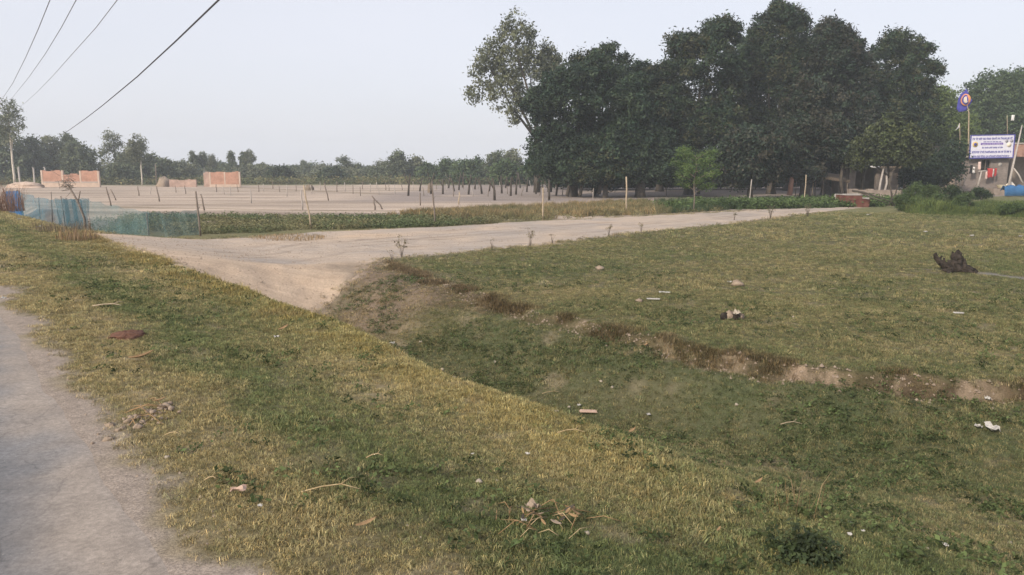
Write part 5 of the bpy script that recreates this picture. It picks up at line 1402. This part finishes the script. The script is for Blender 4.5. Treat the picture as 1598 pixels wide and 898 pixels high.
pole('slim_tree', 'thick orange-brown bare stem at the front of the grove', [(22.92, 62, 0.26), (23.02, 62, 1.31), (23.19, 62.2, 2.35), (23.51, 62.5, 3.34)], [.22, .18, .17, .12], 'rust', 'tree trunk')
for k, (p0, p1, p2) in enumerate([
((29.3, 60, 0.33), (29.48, 60.2, 1.34), (29.74, 60.4, 2.5)),
((29.96, 60.5, 0.36), (30.24, 60.7, 1.28), (30.2, 60.9, 2.45)),
((29.35, 63, 0.49), (29.47, 63.2, 1.55), (29.63, 63.4, 2.88)),
((27.3, 62, 0.42), (27.15, 62.2, 1.57), (27.36, 62.4, 2.87)),
((5.7, 63, 0.17), (5.87, 63.2, 1.02), (6.25, 63.4, 1.98)),
((4.7, 64, 0.14), (4.87, 64.2, 1.0), (4.65, 64.4, 1.97)),
((7.31, 63, 0.33), (7.48, 63.2, 1.29), (7.7, 63.4, 2.35)),
((16.39, 66, 0.24), (16.52, 66.2, 1.24), (16.29, 66.4, 2.52)),
((22.18, 64, 0.3), (22.36, 64.2, 1.27), (21.92, 64.4, 2.62))]):
    pole('slim_tree', ('left one of two slim pale trunks in front of the mud hut', 'right one of two slim pale trunks in front of the mud hut', 'dark slim trunk just left of the mud hut roof', 'dark slim trunk beside the thatched shelter', 'dark slim trunk in the middle of three at the left end of the grove', 'dark slim trunk at the far left end of the grove', 'dark slim trunk rightmost of three at the left end of the grove', 'dark slim trunk right of the young bright tree', 'dark slim trunk left of the orange-brown bare stem')[k], [p0, p1, p2], [.16, .13, .11] if k > 1 else [.10, .085, .07], 'bark' if k > 1 else 'grey_stake', 'tree trunk', 'slim stems in front of the mud hut' if k < 2 else 'slim stems under the mango crowns')

# red painted trough and fallen branches where the track meets the grove
def trough():
    x, y = (22.07, 47.93)
    r = empty('red_trough', (x, y, ground_z(x, y)), R(8), 'broken low brick trough with faded red paint at the far end of the track', 'trough')
    mb = MB(); mb.box((-.32, 0, .33), (1.15, .16, .82), jit=.04); mb.box((.52, .05, .22), (.62, .16, .56), tilt=(0, .18), jit=.05); mb.box((-.85, .5, .36), (.15, .95, .8), jit=.03); mb.build('wall', M['redpaint'], r)
    mb = MB(); mb.box((-.1, 1.0, .40), (1.7, .16, .85), jit=.03); mb.box((.82, .55, .28), (.15, .9, .6), jit=.03); mb.build('rear_wall', M['concrete'], r)
    mb = MB(); mb.box((-.30, 0, .775), (1.2, .22, .06), jit=.015); mb.box((-.86, .5, .79), (.22, .8, .06), jit=.015); mb.build('coping', M['concrete'], r)
    mb = MB(); mb.box((0, .5, .25), (1.5, .85, .1), jit=.05); mb.build('soil_fill', M['clod'], r)
trough()
Y0 = 48.0
for k, (pts, rr) in enumerate([
([(21.74, 48, 1.02), (22.18, 47.6, 0.95), (22.74, 47.3, 0.75), (23.83, 47, 0.33)], [0.07, 0.06, 0.05, 0.03]),
([(22.06, 47.8, 0.98), (22.62, 47.2, 0.6), (23.6, 47, 0.25)], [0.05, 0.04, 0.02]),
([(23.99, 47.2, 0.08), (23.84, 47.2, 0.96), (23.67, 47.2, 1.6)], [0.06, 0.05, 0.03]),
([(24.27, 47.5, 0.06), (24.25, 47.5, 0.83), (24.4, 47.5, 1.43)], [0.05, 0.04, 0.025]),
([(23.65, 47, 0.13), (23.81, 47, 0.64), (24.1, 47, 0.96)], [0.04, 0.035, 0.02]),
([(24.88, 48, 0.2), (24.96, 48, 0.73), (24.89, 48, 1.1)], [0.05, 0.04, 0.03])]):
    pole('dead_branch', ('long dead branch lying across the red trough','second dead branch sagging over the red trough','upright dead stick right of the red trough','upright forked stick beside the tall grass','short slanting stick between the upright ones','stubby stick nearest to the tall weeds')[k], pts, rr, 'bark', 'branch', 'dead branches round the red trough')

# ---------------------------------------------------------------- overhead wires
for k, (pts, r_, m, l) in enumerate([
([(-9.37, 24.98, 7.72), (-13.86, 31.91, 7.57), (-20.59, 42.25, 7.39), (-31.93, 59.62, 7.29), (-41.55, 74.35, 7.29), (-55.89, 96.31, 7.4), (-79.22, 132.05, 7.74)], 0.034, 'wire', 'thick black cable sweeping down across the sky to the left tree line'),
([(-14.66, 29.01, 8.58), (-18.58, 34.71, 8.63), (-24.86, 43.84, 8.92), (-34.04, 57.16, 9.31), (-46.16, 74.75, 9.94), (-66.37, 104.1, 11.22)], 0.016, 'thinwire', 'thin wire next to the thick black cable'),
([(-16.18, 29.0, 8.58), (-20.0, 34.48, 8.59), (-26.21, 43.41, 8.79), (-37.32, 59.39, 9.39), (-59.92, 91.93, 10.94)], 0.016, 'thinwire', 'thin wire, middle one of the three pale ones'),
([(-17.16, 29.01, 8.58), (-20.74, 34.01, 8.45), (-26.5, 42.07, 8.39), (-35.83, 55.13, 8.48), (-53.51, 79.95, 9.3)], 0.016, 'thinwire', 'thin wire at the far left of the sky')]):
    a, b = Vector(pts[0]), Vector(pts[1])
    d = (a - b).normalized()
    ext = [tuple(a + d * q + Vector((0, 0, -.02 * q + .0006 * q * q))) for q in (45, 25, 10)]
    e0, e1 = Vector(pts[-2]), Vector(pts[-1]); d2 = (e1 - e0).normalized()
    tail = [] if k == 0 else [tuple(e1 + d2 * q + Vector((0, 0, .0008 * q * q))) for q in (12, 30)]
    mb = MB(); mb.tube(ext + pts + tail, r_, 6, cap=True)
    tag(mb.build('power_line', M[m]), l, 'power line', 'overhead wires along the road')

# ---------------------------------------------------------------- stump, debris and litter on the ground
def rock(name, label, cat, x, y, s, mat, seed, group=None, sink=.25):
    g = np.random.default_rng(seed)
    n, m = 8, 5; vs, fs = [], []
    ph = g.uniform(0, 6)
    for i in range(m + 1):
        th = math.pi * i / m
        for k in range(n):
            a = 2 * math.pi * k / n
            q = 1 + .35 * (vnoise(np.array([math.cos(a) * math.sin(th) * 1.3 + ph]), np.array([math.sin(a) * math.sin(th) * 1.3 + math.cos(th) * 1.7]), .8, seed)[0] - .5) * 2
            q *= g.uniform(.72, 1.22)
            vs.append((math.cos(a) * math.sin(th) * s[0] / 2 * q, math.sin(a) * math.sin(th) * s[1] / 2 * q, math.cos(th) * s[2] / 2 * q + s[2] * (.5 - sink)))
    for i in range(m):
        for k in range(n): fs.append((i * n + k, (i + 1) * n + k, (i + 1) * n + (k + 1) % n, i * n + (k + 1) % n))
    o = link(name, mesh_np(name, vs, fs, None, False, M[mat]), None, None, (x, y, ground_z(x, y)))
    o.rotation_euler = (0, 0, g.uniform(0, 6))
    return tag(o, label, cat, group)
def stump():
    x, y = (10.27, 17.19)
    r = empty('tree_stump', (x, y, ground_z(x, y)), 0, 'charred uprooted tree stump with a jagged arm on the meadow at the right', 'tree stump')
    def gnarl(name, pts, rad, seed, n=11, j=.04):
        g = random.Random(seed); mb = MB()
        P = []; Q = []
        for a in range(len(pts) - 1):      # subdivide, then roughen
            for k in range(3):
                q = k / 3; P.append(tuple(pts[a][i] * (1 - q) + pts[a + 1][i] * q for i in range(3))); Q.append(rad[a] * (1 - q) + rad[a + 1] * q)
        P.append(pts[-1]); Q.append(rad[-1])
        mb.tube(P, Q, n)
        rg = [g.uniform(.72, 1.25) for _ in range(n)]
        vs = []
        for k, v in enumerate(mb.v):
            c = P[k // n]; f = rg[k % n] * g.uniform(.85, 1.15)
            vs.append(tuple(c[i] + (v[i] - c[i]) * f + g.uniform(-j, j) * .35 for i in range(3)))
        mb.v = vs; mb.sm = [False] * len(mb.sm)
        return mb.build(name, M['char'], r)
    gnarl('body', [(-.06, .05, -.05), (.02, .0, .12), (.06, 0, .25), (.05, .02, .40)], [.20, .17, .13, .10], 1)
    for k, (px, pz, L) in enumerate(((-.03, .34, .13), (.03, .38, .12), (.10, .36, .15), (.13, .30, .10), (.18, .22, .16), (.23, .18, .12))):
        gnarl('splinter', [(px, 0, pz - .12), (px + .01, .01, pz + L * .4), (px + (.03 if k % 2 else -.02), .02, pz + L)], [.055, .04, .012], 20 + k, 6, .02)
    gnarl('body_split', [(.10, .0, .02), (.19, 0, .16), (.22, .02, .27)], [.13, .10, .05], 2)
    gnarl('arm', [(-.05, 0, .06), (-.22, .0, .15), (-.38, .02, .28), (-.46, .02, .42)], [.12, .085, .06, .03], 3)
    gnarl('arm_stub', [(-.22, 0, .15), (-.24, .02, .31)], [.05, .02], 4)
    gnarl('arm_stub', [(-.36, 0, .26), (-.29, .02, .36)], [.04, .015], 7)
    gnarl('root', [(.1, 0, .04), (.32, -.05, .07), (.52, -.05, .0)], [.10, .075, .03], 5)
    gnarl('root', [(-.1, -.05, .04), (-.2, -.2, .03), (-.28, -.3, -.02)], [.09, .06, .03], 6)
    gnarl('root', [(.1, -.05, .03), (.2, -.22, .04), (.36, -.3, -.02)], [.08, .05, .03], 8)
stump()
def crumpled(name, label, cat, x, y, w, d, mat, seed, group=None, h=.35, rz=None):
    g = random.Random(seed); nx, ny = 6, 5; grid = []
    for j in range(ny):
        row = []
        for i in range(nx):
            u, v = i / (nx - 1) - .5, j / (ny - 1) - .5
            row.append((u * w + g.uniform(-.12, .12) * w / nx * 2, v * d + g.uniform(-.12, .12) * d / ny * 2, max(.004, h * min(w, d) * (g.random() ** 1.5) * .9 + .012)))
        grid.append(row)
    mb = MB(); mb.sheet(grid, 0, False); o = mb.build(name, M[mat], None, (x, y, ground_z(x, y) + .022)); o.modifiers.new('thick', 'SOLIDIFY').thickness = .002
    o.rotation_euler = (0, 0, g.uniform(0, 6) if rz is None else rz)
    return tag(o, label, cat, group)
def twig(label, x, y, L, r, mat, seed, rz, name='stick', cat='stick', group=None, curve=.12, fork=True):
    g = random.Random(seed); mb = MB()
    pts = [(-L / 2, 0, .02), (-L / 6, curve * L * .7, .035), (L / 6, curve * L, .04), (L / 2, g.uniform(-.05, .1) * L, .03)]
    mb.tube(pts, [r, r, r * .85, r * .5], 5)
    if fork: mb.tube([pts[2], (L * .3, curve * L * 1.8, .06), (L * .45, curve * L * 2.6, .05)], [r * .7, r * .5, r * .3], 4)
    o = mb.build(name, M[mat], None, (x, y, ground_z(x, y) + .015)); o.rotation_euler = (0, 0, rz)
    return tag(o, label, cat, group)
def dry_leaf(label, x, y, L, seed, rz, group=None, mat='dryleaf'):
    grid = []
    for i in range(7):
        u = i / 6; w = L * .16 * math.sin(math.pi * min(1, u * .92 + .06)) ** .7
        zc = .03 + L * .28 * (u - .3) ** 2 * 2
        grid.append([((u - .5) * L, -w, zc + w * .5), ((u - .5) * L, 0, zc), ((u - .5) * L, w, zc + w * .55)])
    mb = MB(); mb.sheet(grid); o = mb.build('dry_leaf', M[mat], None, (x, y, ground_z(x, y) + .012)); o.modifiers.new('thick', 'SOLIDIFY').thickness = .0015
    o.rotation_euler = (0, 0, rz); return tag(o, label, 'dry leaf', group)

# items: x, y, size in metres, kind
x_, y_ = (-4.06, 7.67)
heap('dung_pile', 'flat brown cow dung pat on the left verge', 'dung', x_, y_, 0.165, 0.198, .05, 'dung', 81, lump=.3, seg=26)
LITTER = [
('stick_pale', -5.12, 9.27, 0.367, 'pale forked dry stalk on the verge above the dung pat'),
('leaf', -3.36, 6.58, 0.204, 'folded tan dry leaf on the verge below the dung pat'),
('paper', -2.59, 8.02, 0.09, 'small white paper scrap on the verge close to the ditch crest'),
('leaf', -2.67, 8.52, 0.147, 'narrow brown leaf just above the white scrap at the ditch crest'),
('leaf', -2.57, 5.24, 0.09, 'pale dry leaf standing on edge above the clods by the road'),
('pink', -1.45, 3.73, 0.077, 'faded pink wrapper on the verge low left'),
('paper', -1.27, 3.54, 0.046, 'bright white scrap beside the faded pink wrapper'),
('stick_straw', -0.96, 3.73, 0.305, 'long curved straw-coloured stalk lying on the near verge'),
('leaf', -0.7, 3.36, 0.098, 'big curled orange-brown leaf at the bottom of the verge'),
('stone', -0.52, 3.47, 0.024, 'tan pebble right of the big curled leaf'),
('stone', -0.44, 3.36, 0.026, 'round tan clod at the bottom right of the curled leaf'),
('stone', -0.19, 4.13, 0.06, 'pale pinkish stone in the middle of the near verge'),
('stone', -0.09, 4.17, 0.029, 'small yellow stone beside the pale pinkish one'),
('paper', 0.1, 4.6, 0.044, 'small white bit of plastic on the crest of the near verge'),
('paper', -0.25, 4.52, 0.027, 'tiny white bit left of the white plastic on the crest'),
('stick_straw', -0.83, 4.29, 0.103, 'short pale stalk on the verge above the long curved one'),
('stick_straw', 0.42, 5.09, 0.193, 'yellow curved stalk on the slope of the crest'),
('paper', 0.06, 3.56, 0.043, 'white scrap in the brown trash heap at the foot of the verge'),
('stone', 0.38, 3.52, 0.042, 'round pinkish stone at the right end of the trash heap'),
('slab', 0.95, 8.93, 0.207, 'pinkish flat chip of wood in the ditch'),
('stone', 0.36, 5.84, 0.055, 'whitish stone left of the pinkish chip in the ditch'),
('paper', 0.85, 9.09, 0.078, 'pale scrap above the pinkish chip in the ditch'),
('stone', 0.73, 9.13, 0.071, 'greyish small stone left above the pinkish chip'),
('paper', 1.66, 8.7, 0.097, 'upright white scrap in the middle of the ditch'),
('leaf', 1.36, 8.11, 0.139, 'tan crumpled leaf in the ditch below the white scrap'),
('stick_pale', 3.05, 7.81, 0.228, 'pale bleached stick pair on the right side of the ditch'),
('paper', 4.84, 7.19, 0.247, 'biggest whitish rag at the far right of the ditch'),
('paper', 4.75, 7.27, 0.113, 'smaller whitish rag touching the biggest one at the right'),
('paper', 5.24, 7.92, 0.109, 'whitish scrap under the bank at the far right'),
('paper', 1.78, 3.68, 0.044, 'white scrap in the grass at the lower right'),
('paper', 1.9, 3.78, 0.029, 'second smaller white scrap at the lower right'),
('paper', 2.38, 3.82, 0.049, 'grey-white scrap near the bottom right corner'),
('stone', 3.34, 4.67, 0.048, 'pale stone at the bottom right edge'),
('stone', 2.22, 3.71, 0.026, 'pale pebble left of the grey-white scrap at the bottom right'),
('paper', 1.9, 3.93, 0.03, 'bright bit of white foam above the lower right scraps'),
('stone', -1.05, 10.91, 0.084, 'white stone at the foot of the crest in the upper ditch'),
('paper', -2.04, 12.37, 0.128, 'white scrap where the crest dips towards the sand'),
('stone', -1.54, 12.3, 0.085, 'pale stone near the sandy tip of the ditch'),
('stone', -0.85, 10.5, 0.072, 'pale pebble in the ditch behind the crest'),
('stone', -0.26, 10.87, 0.084, 'pale pebble in the open ditch floor'),
('stick_straw', 0.52, 9.54, 0.246, 'dry Y-shaped twig on the ditch floor'),
('stone', 1.17, 9.47, 0.065, 'whitish pebble in the middle of the ditch floor'),
('stone', 1.29, 9.27, 0.064, 'whitish pebble lower in the middle of the ditch floor'),
('leaf', 1.87, 10.15, 0.096, 'pale leaf stuck on the face of the bank'),
('stone', 2.62, 8.37, 0.065, 'grey pebble under the right half of the bank'),
('slab_white', 2.54, 13.23, 0.228, 'white slat of rubbish on the meadow left of the debris lump'),
('slab_white', 2.92, 14.09, 0.206, 'second white slat of rubbish higher on the meadow'),
('clod', 2.28, 13.13, 0.147, 'dark clod beside the white slat on the meadow'),
('clod', 2.08, 17.52, 0.211, 'dark clod alone on the left part of the meadow'),
('clod', 4.6, 15.05, 0.259, 'dark lump with a pale edge in the middle of the meadow'),
('paper', 4.53, 15.33, 0.132, 'pale scrap at the dark lump in the middle of the meadow'),
('slab_white', 7.3, 11.97, 0.165, 'curved white strip on the meadow right side'),
('stick_pale', 6.24, 14.3, 0.197, 'thin pale twig on the right meadow'),
('stone', 4.52, 11.75, 0.071, 'yellowish bit on the meadow right of the debris lump'),
('paper', 18.36, 38.45, 0.364, 'white scrap at the far edge of the meadow before the trough'),
('paper', 15.4, 27.75, 0.262, 'white scrap on the far meadow above the stump'),
('paper', 16.25, 26.31, 0.226, 'white scrap on the far meadow right above the stump'),
('paper', 17.91, 26.21, 0.203, 'white scrap at the right edge of the far meadow'),
('paper', -18.45, 27.96, 0.192, 'white scrap at the foot of the blue netting'),
('paper', -15.27, 24.04, 0.186, 'grey white bag scrap at the verge end of the netting'),
('paper', -6.66, 9.62, 0.099, 'white scrap at the left edge beside the road'),
('stone', -2.06, 4.24, 0.044, 'pale lump on the verge right of the clods'),
('stone', -1.78, 3.02, 0.016, 'tiny pale clod in the bottom left grass'),
('leaf', 1.53, 3.41, 0.041, 'tan leaf in the grass at the lower right'),
('leaf', 1.58, 4.52, 0.07, 'orange dry leaf in the ditch at the lower right'),
('leaf', 1.06, 3.58, 0.04, 'yellow dry leaf at the foot of the near slope'),
('stick_straw', -1.64, 3.84, 0.066, 'thin pale straw on the edge of the near verge'),
('stick_straw', -2.16, 4.53, 0.101, 'thin straw lying across the clods by the road')]
for i, (k, x, y, w, l) in enumerate(LITTER):
    rz = (i * 1.7) % 6.28
    if k == 'paper': crumpled('paper_scrap', l, 'litter', x, y, w * .62, w * .45, 'paper', 700 + i, 'litter scattered on the grass', .6)
    elif k == 'pink': crumpled('paper_scrap', l, 'litter', x, y, w, w * .6, 'pinkpaper', 700 + i, 'litter scattered on the grass', .5, .2)
    elif k == 'leaf': dry_leaf(l, x, y, w * 1.05, 700 + i, .3 + rz * .15, 'dry leaves on the grass')
    elif k == 'stone': rock('pebble', l, 'stone', x, y, (w * .8, w * .65, w * .5), 'stone', 700 + i, 'stones and clods in the grass', .2)
    elif k == 'clod': rock('earth_clod', l, 'clod', x, y, (w, w * .8, w * .5), 'clod', 700 + i, 'stones and clods in the grass', .2)
    elif k.startswith('stick'): twig(l, x, y, w, max(.004, w * .012 * (2.0 if 'pale' in k else 1)), 'straw' if 'straw' in k else 'pale_stake', 700 + i, .15 * math.sin(i), group='dry stalks lying in the grass')
    else:
        mb = MB(); mb.box((0, 0, .02), (w, w * .3, .02), jit=w * .05); o = mb.build('wood_chip' if k == 'slab' else 'rubbish_slat', M['pinkpaper' if k == 'slab' else 'paper'], None, (x, y, ground_z(x, y) + .02))
        o.rotation_euler = (.05, .06, .1 * math.sin(i)); tag(o, l, 'litter', 'litter scattered on the grass')
# debris lump on the meadow
x_, y_ = (3.51, 11.68)
r_ = empty('debris_lump', (x_, y_, ground_z(x_, y_)), 0, 'tattered brown and grey lump of debris in the middle of the meadow', 'debris')
for k, (dx, dy, s) in enumerate(((-.13, 0, .09), (-.04, .03, .10), (.06, 0, .09), (.13, -.02, .07))):
    o = rock('lump', None, None, x_, y_, (s * 2, s * 1.5, s * 1.5), 'clod' if k % 2 else 'char', 90 + k, None, .15); o.parent = r_; o.location = (dx, dy, 0)
o = crumpled('rag', None, None, x_, y_, .2, .1, 'stone', 95, None, .8); o.parent = r_; o.location = (.06, -.04, .09)
# clods and roots at the road edge
x0_, y0_ = (-2.59, 4.93)
r_ = empty('root_clods', (x0_, y0_, ground_z(x0_, y0_)), 0, 'broken earth clods with dead roots at the edge of the road', 'earth clods')
g = random.Random(8)
for k in range(60):
    s = .012 + .045 * g.random() ** 2; o = rock('clod', None, None, x0_, y0_, (s * 1.3, s, s * .75), 'clod', 800 + k, None, .3)
    o.parent = r_; o.location = (g.gauss(0, .10) + .03, g.gauss(0, .17), 0)
for k in range(8):
    mb = MB(); a = g.uniform(0, 3.1); L = g.uniform(.12, .3); cx_, cy_ = g.gauss(0, .08), g.gauss(.05, .14)
    mb.tube([(cx_ - math.cos(a) * L / 2, cy_ - math.sin(a) * L / 2, .01), (cx_, cy_, .05), (cx_ + math.cos(a) * L / 2, cy_ + math.sin(a) * L / 2, .02)], [.003, .004, .002], 4)
    mb.build('dead_root', M['dryleaf'], r_)
# trash heap at the foot of the verge
x0_, y0_ = (0.17, 3.63)
r_ = empty('trash_heap', (x0_, y0_, ground_z(x0_, y0_)), 0, 'brown trash heap of straw, husks and a grey rag low on the verge', 'trash heap')
for k in range(22):
    s = g.uniform(.03, .065); o = dry_leaf(None, x0_, y0_, s, 830 + k, g.uniform(0, 6), None, ('clod', 'dryleaf', 'bark', 'dryleaf')[k % 4]); o.name = 'husk'
    if 'category' in o: del o['category']
    o.parent = r_; o.location = (g.gauss(0, .12), g.gauss(0, .05), .005 + .03 * g.random()); o.rotation_euler = (g.uniform(-.7, .7), g.uniform(-.7, .7), g.uniform(0, 6))
for k in range(26):
    mb = MB(); a = g.uniform(0, 3.1); L = g.uniform(.08, .22); cx_, cy_ = g.gauss(0, .14), g.gauss(0, .08); zz = g.uniform(.01, .09)
    mb.tube([(cx_ - math.cos(a) * L / 2, cy_ - math.sin(a) * L / 2, zz * .4), (cx_, cy_, zz), (cx_ + math.cos(a) * L / 2, cy_ + math.sin(a) * L / 2, zz * .6)], [.002, .0028, .0015], 4)
    mb.build('straw', M['straw' if k % 3 == 0 else 'dryleaf'], r_)
o = crumpled('rag', None, None, x0_, y0_, .06, .07, 'clod', 96, None, .9); o.parent = r_; o.location = (-.06, .05, .05)
# loose pebbles and crumbs of soil on the shoulder: nobody could count them
def crumbs():
    g = np.random.default_rng(77); vs, fs = [], []
    s = g.uniform(1.5, 22, 1100); t = .80 + np.abs(g.normal(0.05, .25, 1100))
    s = np.concatenate([s, g.uniform(13.6, 25.5, 2600)]); t = np.concatenate([t, 4.2 + 16 * g.uniform(0, 1, 2600) ** 1.6])
    x, y = from_road(s, t); z = terrain(x, y) + np.where(t > 3.5, .012, 0)
    sb = g.uniform(1.5, 16.5, 1700); tb_ = np.interp(sb, *BANK) - np.abs(g.normal(0.12, 0.12, 1700))
    xb, yb = from_road(sb, tb_); tb_ = tb_ + 0.55 * (fbm(xb, yb, 1.1, 5, 3) - 0.5) + 0.25 * (fbm(xb, yb, 0.35, 9, 2) - 0.5)
    xb, yb = from_road(sb, tb_); bk = np.concatenate([np.zeros(len(x), bool), np.ones(1700, bool)])
    x = np.concatenate([x, xb]); y = np.concatenate([y, yb]); z = np.concatenate([z, terrain(xb, yb)]); t = np.concatenate([t, tb_])
    for k in range(len(x)):
        if t[k] > 3.5 and not bk[k] and track_mask(x[k:k + 1], y[k:k + 1])[0] < .3: continue
        q = len(vs); r = (.004 + .011 * g.uniform(0, 1) ** 3) * (1 if t[k] < 3.5 else 2.2)
        for a in range(4): vs.append((x[k] + r * math.cos(a * 1.57 + k), y[k] + r * math.sin(a * 1.57 + k), z[k] - .003))
        vs.append((x[k] + g.uniform(-.3, .3) * r, y[k], z[k] + r * .9))
        fs += [(q, q + 1, q + 4), (q + 1, q + 2, q + 4), (q + 2, q + 3, q + 4), (q + 3, q, q + 4)]
    o = link('gravel', mesh_np('gravel', vs, fs, None, False, M['clod'])); tag(o, 'loose crumbs of soil and grit on the road shoulder, the dirt track and the eroded bank', None, None, 'stuff')
crumbs()

# ---------------------------------------------------------------- air
def haze():
    t = NT('pale_haze')
    v = t.n('ShaderNodeVolumePrincipled'); v.inputs['Color'].default_value = (0.82, 0.90, 1.0, 1); v.inputs['Density'].default_value = 0.0009
    t.l(v.outputs[0], t.out.inputs['Volume'])
    mb = MB(); mb.box((0, 0, 11.5), (1300, 1300, 27)); o = mb.build('haze', t.m); o['kind'] = 'stuff'
haze()
